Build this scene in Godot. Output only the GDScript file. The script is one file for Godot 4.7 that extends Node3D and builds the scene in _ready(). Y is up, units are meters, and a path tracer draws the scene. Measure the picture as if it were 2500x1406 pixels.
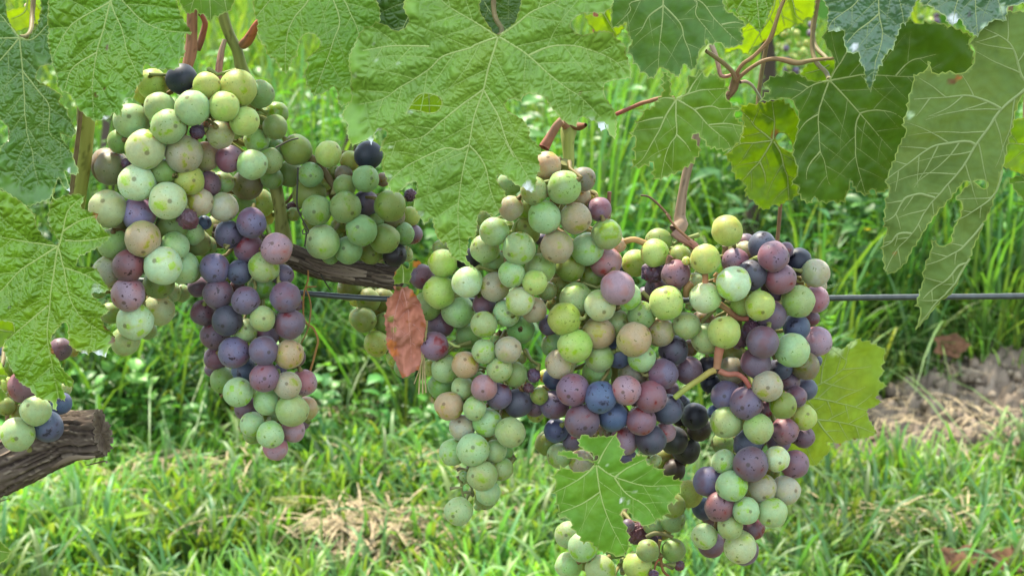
extends Node3D
# A vine row with ripening grapes, seen from 0.6 m; the vine hangs in the plane z = 0, the ground is y = 0, metres.

var rng := RandomNumberGenerator.new()
var mats := {}
var grape_tex := {}
var wave := FastNoiseLite.new()
var grape_meshes := []
var raisin_meshes := []
var uv_lo := Vector2.ZERO
var uv_size := Vector2.ONE


class Acc:
	var v := PackedVector3Array()
	var n := PackedVector3Array()
	var c := PackedColorArray()
	var u := PackedVector2Array()
	var i := PackedInt32Array()

	func add(p: Vector3, nn: Vector3, cc := Color.WHITE, uv := Vector2.ZERO) -> int:
		v.append(p)
		n.append(nn)
		c.append(cc)
		u.append(uv)
		return v.size() - 1

	func tri(a: int, b: int, d: int) -> void:
		# front faces run clockwise round the vertex normals
		if (v[b] - v[a]).cross(v[d] - v[a]).dot(n[a] + n[b] + n[d]) > 0.0:
			i.append_array(PackedInt32Array([a, d, b]))
		else:
			i.append_array(PackedInt32Array([a, b, d]))

	func quad(a: int, b: int, d: int, e: int) -> void:
		tri(a, b, d)
		tri(a, d, e)

	func mesh() -> ArrayMesh:
		var arr := []
		arr.resize(Mesh.ARRAY_MAX)
		arr[Mesh.ARRAY_VERTEX] = v
		arr[Mesh.ARRAY_NORMAL] = n
		arr[Mesh.ARRAY_COLOR] = c
		arr[Mesh.ARRAY_TEX_UV] = u
		arr[Mesh.ARRAY_INDEX] = i
		var m := ArrayMesh.new()
		m.add_surface_from_arrays(Mesh.PRIMITIVE_TRIANGLES, arr)
		return m

	func tube(p: PackedVector3Array, r: PackedFloat32Array, sides: int, cols: PackedColorArray, cap := true) -> void:
		var k := p.size()
		var side := Vector3.ZERO
		var first := v.size()
		var along := 0.0
		for a in k:
			var t := (p[mini(a + 1, k - 1)] - p[maxi(a - 1, 0)]).normalized()
			if side == Vector3.ZERO:
				side = t.cross(Vector3(0.31, 0.2, 0.93)).normalized()
			side = (side - t * side.dot(t)).normalized()
			var up := t.cross(side)
			if a > 0:
				along += p[a].distance_to(p[a - 1])
			for s in sides + 1:
				var w := TAU * s / sides
				var d := side * cos(w) + up * sin(w)
				add(p[a] + d * r[a], d, cols[a], Vector2(float(s) / sides, along * 20.0))
		for a in k - 1:
			for s in sides:
				var q := first + a * (sides + 1) + s
				quad(q, q + 1, q + sides + 2, q + sides + 1)
		if cap:
			for e in 2:
				var a := 0 if e == 0 else k - 1
				var d := (p[0] - p[1]).normalized() if e == 0 else (p[k - 1] - p[k - 2]).normalized()
				var mid := add(p[a] + d * r[a] * 0.25, d, cols[a])
				var ring := []
				for s in sides:
					ring.append(add(v[first + a * (sides + 1) + s], d, cols[a]))
				for s in sides:
					tri(mid, ring[s], ring[(s + 1) % sides])

	# a leaf-like strip with a crease: three vertices a ring
	func strip(p: PackedVector3Array, w: PackedFloat32Array, across: Vector3, c0: Color, c1: Color, crease := 0.25) -> void:
		var first := v.size()
		var k := p.size()
		for a in k:
			var t := (p[mini(a + 1, k - 1)] - p[maxi(a - 1, 0)]).normalized()
			var s := (across - t * across.dot(t)).normalized()
			var nn := s.cross(t).normalized()
			if nn.y < 0:
				nn = -nn
			var col := c0.lerp(c1, float(a) / (k - 1))
			add(p[a] - s * w[a] + nn * w[a] * crease, (nn - s * -crease * 1.5).normalized(), col, Vector2(0, float(a) / k))
			add(p[a], nn, col * 1.06, Vector2(0.5, float(a) / k))
			add(p[a] + s * w[a] + nn * w[a] * crease, (nn - s * crease * 1.5).normalized(), col, Vector2(1, float(a) / k))
		for a in k - 1:
			var q := first + a * 3
			quad(q, q + 1, q + 4, q + 3)
			quad(q + 1, q + 2, q + 5, q + 4)


# ---------------------------------------------------------------- naming
func numbered(parent: Node, called: String) -> String:
	if not parent.has_node(called):
		return called
	var k: int = parent.get_meta("n_" + called, 0) + 1
	parent.set_meta("n_" + called, k)
	return "%s_%03d" % [called, k]


func thing(called: String, label: String, category: String, group := "", where := Vector3.ZERO) -> Node3D:
	var o := Node3D.new()
	o.name = numbered(self, called)
	add_child(o)
	o.position = where
	o.set_meta("label", label)
	o.set_meta("category", category)
	if group:
		o.set_meta("group", group)
	return o


func part(parent: Node, called: String, m: Mesh, mat: Material, xf := Transform3D()) -> MeshInstance3D:
	var o := MeshInstance3D.new()
	o.name = numbered(parent, called)
	o.mesh = m
	o.material_override = mat
	o.transform = xf
	parent.add_child(o)
	return o


func stuff(called: String, m: Mesh, mat: Material, xs: Array, cols: Array, kind := "stuff", label := "", category := "") -> void:
	var mm := MultiMesh.new()
	mm.transform_format = MultiMesh.TRANSFORM_3D
	mm.use_colors = true
	mm.mesh = m
	mm.instance_count = xs.size()
	for k in xs.size():
		mm.set_instance_transform(k, xs[k])
		mm.set_instance_color(k, cols[k])
	var o := MultiMeshInstance3D.new()
	o.multimesh = mm
	o.material_override = mat
	o.name = numbered(self, called)
	add_child(o)
	o.set_meta("kind", kind)
	o.set_meta("label", label)
	o.set_meta("category", category)


# ---------------------------------------------------------------- numbers
func pts2(s: String) -> PackedVector2Array:
	var out := PackedVector2Array()
	for w in s.split(" ", false):
		var a := w.split(",")
		out.append(Vector2(float(a[0]), float(a[1])))
	return out


func pts3(s: String) -> PackedVector3Array:
	var out := PackedVector3Array()
	for w in s.split(" ", false):
		var a := w.split(",")
		out.append(Vector3(float(a[0]), float(a[1]), float(a[2])) * 0.001)
	return out


func smooth2(p: PackedVector2Array, step: float) -> PackedVector2Array:
	var out := PackedVector2Array()
	for k in p.size() - 1:
		var a := p[maxi(k - 1, 0)]
		var d := p[mini(k + 2, p.size() - 1)]
		var m := maxi(1, int(ceil(p[k].distance_to(p[k + 1]) / step)))
		for j in m:
			out.append(p[k].cubic_interpolate(p[k + 1], a, d, float(j) / m))
	out.append(p[-1])
	return out


func smooth3(p: PackedVector3Array, step: float) -> PackedVector3Array:
	var out := PackedVector3Array()
	for k in p.size() - 1:
		var a := p[maxi(k - 1, 0)]
		var d := p[mini(k + 2, p.size() - 1)]
		var m := maxi(1, int(ceil(p[k].distance_to(p[k + 1]) / step)))
		for j in m:
			out.append(p[k].cubic_interpolate(p[k + 1], a, d, float(j) / m))
	out.append(p[-1])
	return out


func lin(r: float, g: float, b: float) -> Color:
	return Color(r, g, b)


func noise(freq: float, s: int, octaves := 3) -> FastNoiseLite:
	var f := FastNoiseLite.new()
	f.noise_type = FastNoiseLite.TYPE_SIMPLEX_SMOOTH
	f.frequency = freq
	f.seed = s
	f.fractal_octaves = octaves
	return f


func jit(a: float) -> float:
	return rng.randf_range(-a, a)


func jit3(a: float) -> Vector3:
	return Vector3(jit(a), jit(a), jit(a))


# ---------------------------------------------------------------- materials
func vertex_mat(called: String, rough: float, back := 0.0, spec := 0.5) -> StandardMaterial3D:
	var m := StandardMaterial3D.new()
	m.resource_name = called
	m.vertex_color_use_as_albedo = true
	m.roughness = rough
	m.metallic_specular = spec
	m.cull_mode = BaseMaterial3D.CULL_DISABLED
	if back > 0.0:
		m.backlight_enabled = true
		m.backlight = Color(back, back, back * 0.55)
	mats[called] = m
	return m


func leaf_mat(called: String, rough: float, relief: float, back: Color, spec: float, pale: float) -> void:
	var m := vertex_mat(called, rough, 0.0, spec)
	m.set_meta("pale_veins", pale)
	m.heightmap_enabled = relief != 0.0
	m.heightmap_scale = relief
	m.backlight_enabled = true
	m.backlight = back


# skin of a berry: waxy bloom, patches where it is rubbed off, dots and scuffs; kind 0 green, 1 red, 2 blue
func make_skin(kind: int, variant: int) -> void:
	var w := 320
	var h := 160
	var col := Image.create(w, h, false, Image.FORMAT_RGB8)
	var rough := Image.create(w, h, false, Image.FORMAT_L8)
	var s := kind * 40 + variant * 7 + 11
	var big := noise(0.75, s, 3)
	var mid := noise(2.6, s + 1, 3)
	var fine := noise(9.0, s + 2, 2)
	var rub: Color = [Color(0.86, 0.93, 0.40), Color(1.0, 0.47, 0.42), Color(0.66, 0.56, 0.56)][kind]
	var scuff: Color = [Color(0.60, 0.66, 0.34), Color(0.38, 0.24, 0.26), Color(0.36, 0.34, 0.36)][kind]
	var level: float = [0.66, 0.42, 0.20, 0.36][variant] + (0.08 if kind == 1 else 0.0)
	var scuffs: float = [0.62, 0.52, 0.56, 0.46][variant]
	var end_tint: Color = [Color(0.93, 0.99, 0.80), Color(1.06, 0.82, 0.80), Color(1.0, 0.84, 0.90)][kind]
	var tint2: Color = [Color(1.04, 0.97, 0.90), Color(1.10, 0.94, 0.86), Color(1.12, 0.98, 1.0)][kind]
	for y in h:
		var th := PI * (y + 0.5) / h
		for x in w:
			var ph := TAU * (x + 0.5) / w
			var d := Vector3(sin(th) * cos(ph), cos(th), sin(th) * sin(ph))
			var b := big.get_noise_3dv(d)
			var m := mid.get_noise_3dv(d)
			var f := fine.get_noise_3dv(d)
			var k := smoothstep(level - 0.06, level + 0.20, b + 0.22 * m + 0.10 * f)
			var q := smoothstep(scuffs - 0.02, scuffs + 0.07, m + 0.35 * f - 0.15 * b)
			var c := Color(1, 1, 1).lerp(tint2, clampf(b * 1.6 + 0.4, 0, 1))
			c = c.lerp(end_tint, smoothstep(-0.4, 0.7, -d.y + 1.2 * b))
			c = c * (0.96 + 0.04 * f + 0.06 * m)
			c = c.lerp(rub, k * [0.9, 0.7, 0.9][kind]).lerp(scuff, q * 0.85)
			# the scar at the blossom end
			if d.y > 0.985:
				c = c.lerp(Color(0.45, 0.38, 0.25), smoothstep(0.988, 0.997, d.y) * 0.55)
			col.set_pixel(x, y, Color(clampf(c.r, 0, 1), clampf(c.g, 0, 1), clampf(c.b, 0, 1)))
			var g := lerpf(lerpf(0.54, 0.24, k), 0.40, q)
			rough.set_pixel(x, y, Color(g, g, g))
	var rnd := RandomNumberGenerator.new()
	rnd.seed = s
	for k in [52, 11, 12][kind]:
		var z := rnd.randf_range(-1, 1)
		var v := acos(z) / PI * h
		var uu := rnd.randf() * w
		var ru := (0.6 + rnd.randf() * 0.5) / maxf(0.25, sqrt(1 - z * z))
		var dark: float = rnd.randf_range(0.15, 0.62) * [1.0, 0.7, 0.8][kind]
		for yy in range(-2, 3):
			for xx in range(-4, 5):
				var e := Vector2(xx / ru, yy / 0.85).length()
				var px := posmod(int(uu) + xx, w)
				var py := clampi(int(v) + yy, 0, h - 1)
				if e < 1.3:
					col.set_pixel(px, py, col.get_pixel(px, py).lerp(Color(0.16, 0.15, 0.08), dark * clampf(1.35 - e, 0, 1)))
	grape_tex[[kind, variant]] = [ImageTexture.create_from_image(col), ImageTexture.create_from_image(rough)]


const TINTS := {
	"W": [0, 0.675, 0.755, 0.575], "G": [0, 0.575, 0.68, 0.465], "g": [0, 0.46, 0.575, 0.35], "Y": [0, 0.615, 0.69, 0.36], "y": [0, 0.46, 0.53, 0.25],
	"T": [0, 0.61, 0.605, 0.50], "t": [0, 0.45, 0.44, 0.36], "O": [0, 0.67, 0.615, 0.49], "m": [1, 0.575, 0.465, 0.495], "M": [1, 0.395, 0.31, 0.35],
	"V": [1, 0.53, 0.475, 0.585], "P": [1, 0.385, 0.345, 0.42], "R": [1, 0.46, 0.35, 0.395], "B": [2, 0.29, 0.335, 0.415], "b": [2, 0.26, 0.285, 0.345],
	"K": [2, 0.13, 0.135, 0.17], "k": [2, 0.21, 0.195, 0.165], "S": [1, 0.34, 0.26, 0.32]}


func grape_mat(code: String) -> StandardMaterial3D:
	var t: Array = TINTS[code]
	var variant: int = 1 if code == "R" and rng.randf() < 0.4 else rng.randi() % 4
	var shade := rng.randi() % 3
	var key := "%s%d%d" % [code, variant, shade]
	if mats.has(key):
		return mats[key]
	var m := StandardMaterial3D.new()
	m.resource_name = "grape_skin"
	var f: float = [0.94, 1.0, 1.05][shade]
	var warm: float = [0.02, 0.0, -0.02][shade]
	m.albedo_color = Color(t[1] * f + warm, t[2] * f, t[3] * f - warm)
	m.albedo_texture = grape_tex[[t[0], variant]][0]
	m.roughness_texture = grape_tex[[t[0], variant]][1]
	m.roughness = 1.0
	m.metallic_specular = 0.45
	m.rim_enabled = true
	m.rim = 0.42
	m.clearcoat_enabled = true
	m.clearcoat = 0.06
	m.clearcoat_roughness = 0.35
	m.rim_tint = 0.5
	if t[0] == 0:
		m.subsurf_scatter_enabled = true
		m.subsurf_scatter_strength = 0.30
		m.backlight_enabled = true
		m.backlight = Color(0.30, 0.34, 0.12)
	mats[key] = m
	return m


# ---------------------------------------------------------------- grapes
func make_grape_meshes() -> void:
	for k in 6:
		var f := noise(0.8, 60 + k, 2)
		var a := Acc.new()
		var cols := 36
		var rows := 22
		for y in rows + 1:
			for x in cols + 1:
				var th := PI * y / rows
				var ph := TAU * x / cols
				var d := Vector3(sin(th) * cos(ph), cos(th), sin(th) * sin(ph))
				var r := 1.0 + 0.06 * f.get_noise_3dv(d) - 0.03 * smoothstep(0.95, 1.0, -d.y)
				a.add(d * r * Vector3(1, 1.0 + 0.012 * k, 1), d, Color.WHITE, Vector2(float(x) / cols, float(y) / rows))
		for y in rows:
			for x in cols:
				var q := y * (cols + 1) + x
				a.quad(q, q + 1, q + cols + 2, q + cols + 1)
		grape_meshes.append(a.mesh())
	for k in 4:
		var f := noise(1.5, 90 + k, 3)
		var a := Acc.new()
		var cols := 44
		var rows := 28
		var grid := []
		for y in rows + 1:
			for x in cols + 1:
				var th := PI * y / rows
				var ph := TAU * x / cols
				var d := Vector3(sin(th) * cos(ph), cos(th), sin(th) * sin(ph))
				var r := 0.84 + 0.34 * absf(f.get_noise_3dv(d * Vector3(1.3, 0.7, 1.3))) + 0.12 * f.get_noise_3dv(d * 2.7)
				grid.append(d * r * Vector3(1.0, 0.86 + 0.06 * k, 0.9))
		for y in rows + 1:
			for x in cols + 1:
				var p: Vector3 = grid[y * (cols + 1) + x]
				var e: Vector3 = grid[y * (cols + 1) + posmod(x + 1, cols)] - grid[y * (cols + 1) + posmod(x - 1, cols)]
				var s: Vector3 = grid[mini(y + 1, rows) * (cols + 1) + x] - grid[maxi(y - 1, 0) * (cols + 1) + x]
				var nn := e.cross(s).normalized()
				if nn.dot(p) < 0 or nn == Vector3.ZERO:
					nn = -nn if nn != Vector3.ZERO else p.normalized()
				a.add(p, nn, Color.WHITE, Vector2(float(x) / cols, float(y) / rows))
		for y in rows:
			for x in cols:
				var q := y * (cols + 1) + x
				a.quad(q, q + 1, q + cols + 2, q + cols + 1)
		raisin_meshes.append(a.mesh())


func nearest(axis: PackedVector3Array, p: Vector3) -> Vector3:
	var best := axis[0]
	for k in axis.size() - 1:
		var q := Geometry3D.get_closest_point_to_segment(p, axis[k], axis[k + 1])
		if q.distance_squared_to(p) < best.distance_squared_to(p):
			best = q
	return best


# berries: "x y z r code;..." in millimetres from the bunch's top; axis: its main stem
func bunch(label: String, where: Vector3, axis_text: String, berries: String, group := "") -> Node3D:
	var t := thing("grape_bunch", label, "grape bunch", group if group else "grape bunches on the vine", where)
	var axis := pts3(axis_text)
	var a := Acc.new()
	var green := lin(0.20, 0.24, 0.07)
	var sm := smooth3(axis, 0.006)
	var rs := PackedFloat32Array()
	var cs := PackedColorArray()
	for k in sm.size():
		rs.append(lerpf(0.0024, 0.0010, float(k) / sm.size()))
		cs.append(green.lerp(lin(0.16, 0.10, 0.04), clampf(wave.get_noise_1d(k * 14.0) + 0.4, 0, 1)))
	a.tube(sm, rs, 8, cs)
	for e in berries.split(";", false):
		var q := e.split(" ", false)
		var p := Vector3(float(q[0]), float(q[1]), float(q[2])) * 0.001
		var r := float(q[3]) * 0.001
		var code: String = q[4]
		var near := nearest(axis, p)
		var out := (p - near + jit3(0.022)).normalized()
		var b := Basis(Quaternion(Vector3.UP, out)) * Basis(Vector3.UP, rng.randf() * TAU)
		if code == "S":
			part(t, "shrivelled_grape", raisin_meshes[rng.randi() % 4], grape_mat("S"), Transform3D(Basis(jit3(1.0).normalized(), rng.randf() * 3) * r * 1.08, p))
		else:
			part(t, "grape", grape_meshes[rng.randi() % 6], grape_mat(code), Transform3D(b * r * 1.045, p))
		var base := p - out * r * 0.96
		var gap := near.distance_to(base)
		if gap > 0.002:
			near = base + (near + Vector3(0, gap * 0.3, -0.003) - base).normalized() * minf(gap, 0.013)
			var mid := base.lerp(near, 0.5) + jit3(0.0015)
			var col := green.lerp(lin(0.17, 0.11, 0.045), rng.randf())
			a.tube(PackedVector3Array([base, base - out * minf(0.002, gap * 0.3), mid, near]), PackedFloat32Array([0.0013, 0.0007, 0.0007, 0.0010]), 6, PackedColorArray([col, col, col, col]), false)
	part(t, "rachis", a.mesh(), mats["stem"])
	return t


func stem_on(t: Node3D, called: String, points: String, r0: float, r1: float, c0: Color, c1: Color, off := Vector3.ZERO) -> void:
	var sm := smooth3(pts3(points), 0.0015)
	var rs := PackedFloat32Array()
	var cs := PackedColorArray()
	for k in sm.size():
		var f := float(k) / maxi(1, sm.size() - 1)
		sm[k] -= off
		rs.append(lerpf(r0, r1, f) * 0.001 * (1.0 + 0.12 * wave.get_noise_1d(k * 9.0 + r0 * 50)))
		cs.append(c0.lerp(c1, f) * (1.0 + 0.25 * wave.get_noise_1d(k * 21.0)))
	var a := Acc.new()
	a.tube(sm, rs, 12, cs)
	part(t, called, a.mesh(), mats["stem"])


# ---------------------------------------------------------------- vine leaves
const LEAF := {
	"centre": ["leaf_bumpy", 0.195, 0.360, 0.052, 1.2], "puff": ["leaf_blister", 0.145, 0.315, 0.030, 1.7], "puff2": ["leaf_blister", 0.170, 0.335, 0.020, 1.6],
	"blue": ["leaf_blister", 0.092, 0.205, 0.036, 1.2], "mid": ["leaf_smooth", 0.105, 0.215, 0.018, 0.45], "light": ["leaf_bumpy", 0.145, 0.305, 0.028, 0.8],
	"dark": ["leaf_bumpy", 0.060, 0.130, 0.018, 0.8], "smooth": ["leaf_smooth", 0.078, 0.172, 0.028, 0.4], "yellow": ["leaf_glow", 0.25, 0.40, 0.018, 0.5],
	"yellowish": ["leaf_glow", 0.13, 0.25, 0.016, 0.5], "backlit": ["leaf_smooth", 0.068, 0.145, 0.012, 0.35], "bluegloss": ["leaf_wet", 0.075, 0.165, 0.070, 0.9],
	"under": ["leaf_under", 0.128, 0.198, 0.055, 0.5], "lime": ["leaf_under", 0.21, 0.31, 0.034, 0.4], "flat": ["leaf_smooth", 0.125, 0.290, 0.026, 0.6],
	"glowdark": ["leaf_glow", 0.095, 0.180, 0.004, 0.4], "red": ["leaf_dead", 0.44, 0.185, 0.135, 1.0]}
const SPOT := {"brown": [0.16, 0.08, 0.04], "dark": [0.02, 0.02, 0.015], "pale": [0.42, 0.55, 0.32], "white": [0.78, 0.80, 0.78], "rust": [0.38, 0.13, 0.05], "olive": [0.25, 0.24, 0.06], "orange": [0.50, 0.16, 0.04]}  # white: damaged leaf tips, their wet silvery shine painted into the colour


func toothed(p: PackedVector2Array, tooth: float) -> PackedVector2Array:
	var area := 0.0
	for k in p.size():
		area += p[k].cross(p[(k + 1) % p.size()])
	var out := PackedVector2Array()
	for k in p.size():
		var a := p[k]
		var b := p[(k + 1) % p.size()]
		out.append(a)
		var len := a.distance_to(b)
		var m := int(len / (3.4 if tooth > 0.45 else 2.2) + 0.5)
		var nn := (b - a).orthogonal().normalized() * (1.0 if area > 0 else -1.0)
		nn = -nn if nn.cross(b - a) * area > 0 else nn
		for j in m:
			var big := tooth * rng.randf_range(0.6, 1.5)
			var f0 := float(j) / m
			if j > 0:
				out.append(a.lerp(b, f0 + jit(0.1) / m) - nn * tooth * 0.35)
			out.append(a.lerp(b, f0 + 0.34 / m) + nn * big * 0.45)
			out.append(a.lerp(b, f0 + rng.randf_range(0.58, 0.74) / m) + nn * big * 0.95)
	return out


func vine_leaf(label: String, where: Vector3, look: String, shape: Array, outline: String, holes: Array, main: Array, spots: String, tooth: float, under: bool, crumple: bool) -> Node3D:
	var t := thing("vine_leaf", label, "leaf", "leaves of the vine", where)
	var kind: Array = LEAF[look]
	var base := lin(kind[1], kind[2], kind[3])
	var poly := toothed(pts2(outline), tooth)
	var cuts := []
	for h in holes:
		cuts.append(toothed(smooth2(pts2(h + " " + h.split(" ", false)[0]), 1.0), 0.08))
	var lo := poly[0]
	var hi := poly[0]
	for q in poly:
		lo = lo.min(q)
		hi = hi.max(q)
	var s := 0.95
	lo -= Vector2(2, 2) * s
	hi += Vector2(2, 2) * s
	var nx := int((hi.x - lo.x) / s) + 2
	var ny := int((hi.y - lo.y) / s) + 2
	var dist := PackedFloat32Array()
	dist.resize(nx * ny)
	dist.fill(9.0)
	# the veins: those given, then branches of each
	var veins := []
	for line in main:
		veins.append([smooth2(pts2(line), 1.0), 1.0, veins.size()])
	for e in veins:
		rake(dist, e[0], nx, ny, lo, s, 5.5)
	var count := veins.size()
	for w in count:
		var p: PackedVector2Array = veins[w][0]
		var len := float(p.size())
		if len < 16:
			continue
		var k := 6 + rng.randi() % 3
		var sgn := 1.0
		while k < len - 5:
			var dir := (p[mini(k + 1, p.size() - 1)] - p[k - 1]).normalized().rotated(sgn * rng.randf_range(0.75, 1.0))
			var turn := -sgn * rng.randf_range(0.004, 0.018)
			var q := p[k]
			var br := PackedVector2Array([q])
			var most := int(minf(26.0, 5.0 + (len - k) * 0.55))
			for j in most:
				q += dir
				dir = dir.rotated(turn + jit(0.05))
				if not Geometry2D.is_point_in_polygon(q, poly):
					break
				var gx := clampi(int((q.x - lo.x) / s), 0, nx - 1)
				var gy := clampi(int((q.y - lo.y) / s), 0, ny - 1)
				if j > 3 and dist[gy * nx + gx] < 1.3:
					break
				br.append(q)
			if br.size() > 3:
				veins.append([br, 0.42, w])
			sgn = -sgn
			k += rng.randi_range(4, 6)
	for e in range(count, veins.size()):
		rake(dist, veins[e][0], nx, ny, lo, s, 3.0)
	# finer veins, grown from these until they meet others: they become the relief and tint of the blade
	var fs := 0.32
	var fx := int((hi.x - lo.x) / fs) + 2
	var fy := int((hi.y - lo.y) / fs) + 2
	var fine := PackedFloat32Array()
	fine.resize(fx * fy)
	fine.fill(3.0)
	for e in veins:
		rake(fine, e[0], fx, fy, lo, fs, 2.0)
	var buds := []
	for e in veins:
		var p: PackedVector2Array = e[0]
		var k := 2
		while k < p.size() - 1:
			var dir := (p[k + 1] - p[k - 1]).normalized()
			for sgn in [1.0, -1.0]:
				buds.append([p[k], dir.rotated(sgn * rng.randf_range(1.1, 1.65)), 22, true])
			k += 3 + rng.randi() % 2
	var at_bud := 0
	while at_bud < buds.size():
		var bud: Array = buds[at_bud]
		at_bud += 1
		var q: Vector2 = bud[0]
		var dir: Vector2 = bud[1]
		var run := PackedVector2Array()
		var bend := jit(0.06)
		for j in bud[2]:
			q += dir * 0.45
			dir = dir.rotated(bend + jit(0.22))
			var gx := int((q.x - lo.x) / fs)
			var gy := int((q.y - lo.y) / fs)
			if gx < 1 or gy < 1 or gx >= fx - 1 or gy >= fy - 1:
				break
			if j > 2 and fine[gy * fx + gx] < 0.4:
				break
			run.append(q)
		if run.size() < 3:
			continue
		rake(fine, run, fx, fy, lo, fs, 1.7)
		if bud[3] and kind[4] > 0.55:
			for k in range(4, run.size() - 1, 7):
				var d2 := (run[k] - run[k - 1]).normalized()
				buds.append([run[k], d2.rotated((1.0 if rng.randf() < 0.5 else -1.0) * rng.randf_range(1.1, 1.6)), 7, false])
	var hb := PackedByteArray()
	hb.resize(fx * fy)
	var tb := PackedByteArray()
	tb.resize(fx * fy * 3)
	var pale: float = mats[kind[0]].get_meta("pale_veins")
	for k in fx * fy:
		var d := fine[k]
		var dome := 1.0 - 0.75 * exp(-d * d * 0.55) - 0.25 * exp(-d * d * 5.0)
		hb[k] = int(dome * 255)
		var m := 0.86 + 0.10 * dome  # vein grooves darker: shade of the relief put into the tint
		tb[k * 3] = int(255 * clampf(m + pale * (1.0 - dome), 0, 1))
		tb[k * 3 + 1] = int(255 * clampf(m + pale * 0.8 * (1.0 - dome), 0, 1))
		tb[k * 3 + 2] = int(255 * m)
	var skin: StandardMaterial3D = mats[kind[0]].duplicate()
	skin.albedo_texture = ImageTexture.create_from_image(Image.create_from_data(fx, fy, false, Image.FORMAT_RGB8, tb))
	skin.heightmap_texture = ImageTexture.create_from_image(Image.create_from_data(fx, fy, false, Image.FORMAT_L8, hb))
	skin.texture_repeat = false
	uv_lo = lo
	uv_size = Vector2(fx, fy) * fs
	# distance to the main veins alone: the blade arches between them
	var far := PackedFloat32Array()
	far.resize(nx * ny)
	far.fill(14.0)
	for w in count:
		var sparse := PackedVector2Array()
		for k in range(0, veins[w][0].size(), 3):
			sparse.append(veins[w][0][k])
		rake(far, sparse, nx, ny, lo, s, 13.0)
	# the surface
	var z := PackedFloat32Array()
	z.resize(nx * ny)
	var seed_off := Vector2(where.x, where.y) * 1000.0
	var puff: float = kind[4]
	for y in ny:
		for x in nx:
			var p := lo + Vector2(x, y) * s
			var zz: float = shape[0] * p.x + shape[1] * p.y + shape[2] * p.x * p.x + shape[3] * p.y * p.y + shape[4] * p.x * p.y
			var d := dist[y * nx + x]
			var lift := puff * (1.0 - exp(-d * d * 0.22))
			zz += lift * (-0.7 if under else 1.0)
			var md := far[y * nx + x]
			zz += puff * 2.0 * (1.0 - exp(-md * md * 0.018)) * (-0.6 if under else 1.0)
			zz += (1.2 + 2.6 * clampf(p.length() / 60.0, 0, 1)) * wave.get_noise_2dv((p + seed_off) * 1.1) + 0.45 * wave.get_noise_2dv((p + seed_off) * 4.5)
			if crumple:
				zz += 9.0 * absf(wave.get_noise_2dv((p + seed_off) * Vector2(2.3, 1.0))) + 2.2 * absf(wave.get_noise_2dv((p + seed_off) * 4.2))
			z[y * nx + x] = zz
	var spot_list := []
	for e in spots.split(";", false):
		var q := e.split(",")
		spot_list.append([Vector2(float(q[0]), float(q[1])), float(q[2]), q[3]])
	# cells that the outline crosses are cut to it, the others are whole
	var edge := {}
	for loop in [poly] + cuts:
		for k in loop.size():
			var a: Vector2 = loop[k]
			var b: Vector2 = loop[(k + 1) % loop.size()]
			var m := int(a.distance_to(b) / (s * 0.2)) + 1
			for j in m + 1:
				var q := a.lerp(b, float(j) / m)
				edge[int((q.y - lo.y) / s) * nx + int((q.x - lo.x) / s)] = true
	var acc := Acc.new()
	var ids := PackedInt32Array()
	ids.resize(nx * ny)
	ids.fill(-1)
	var vein_col := base.lerp(lin(0.34, 0.40, 0.13), 0.0 if crumple else 0.3)
	for y in ny - 1:
		for x in nx - 1:
			var p := lo + Vector2(x, y) * s
			if edge.has(y * nx + x):
				var cell := PackedVector2Array([p, p + Vector2(s, 0), p + Vector2(s, s), p + Vector2(0, s)])
				var pieces := Geometry2D.intersect_polygons(cell, poly)
				for cut in cuts:
					var rest := []
					for pc in pieces:
						rest.append_array(Geometry2D.clip_polygons(pc, cut))
					pieces.assign(rest)
				for pc in pieces:
					var tris := Geometry2D.triangulate_polygon(pc)
					var made := []
					for q in pc:
						made.append(leaf_vertex(acc, q, z, dist, nx, lo, s, base.lerp(lin(0.42, 0.52, 0.16), 0.15 if not crumple else 0.0), vein_col, spot_list, seed_off))
					for k in range(0, tris.size(), 3):
						acc.tri(made[tris[k]], made[tris[k + 1]], made[tris[k + 2]])
				continue
			var mid := p + Vector2(s, s) * 0.5
			if not Geometry2D.is_point_in_polygon(mid, poly):
				continue
			var inside := true
			for cut in cuts:
				if Geometry2D.is_point_in_polygon(mid, cut):
					inside = false
			if not inside:
				continue
			var four := []
			for o in [Vector2i(0, 0), Vector2i(1, 0), Vector2i(1, 1), Vector2i(0, 1)]:
				var g: int = (y + o.y) * nx + x + o.x
				if ids[g] < 0:
					ids[g] = leaf_vertex(acc, lo + Vector2(x + o.x, y + o.y) * s, z, dist, nx, lo, s, base, vein_col, spot_list, seed_off)
				four.append(ids[g])
			acc.quad(four[0], four[1], four[2], four[3])
	# the pale margin
	if not crumple:
		for loop in [poly] + cuts:
			var first := acc.v.size()
			var k_all: int = loop.size()
			var ring := 0.0
			for k in k_all:
				ring += loop[k].cross(loop[(k + 1) % k_all])
			for k in k_all:
				var inward: Vector2 = (loop[(k + 1) % k_all] - loop[(k + k_all - 1) % k_all]).orthogonal().normalized() * (-1.0 if ring > 0 else 1.0)
				if loop != poly:
					inward = -inward
				var q0: Vector2 = loop[k] - inward * 0.06
				var q1: Vector2 = loop[k] + inward * 0.30
				for q in [q0, q1]:
					leaf_vertex(acc, q, z, dist, nx, lo, s, lin(0.36, 0.46, 0.13).lerp(base, 0.25), vein_col, spot_list, seed_off)
					acc.v[acc.v.size() - 1].z += 0.00012
			for k in k_all:
				var e := first + k * 2
				var g := first + ((k + 1) % k_all) * 2
				acc.quad(e, g, g + 1, e + 1)
	var blade := part(t, "blade", acc.mesh(), skin)
	# raised veins, each main one with its branches
	var rib: float = 1.4 if under else 1.0
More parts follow.
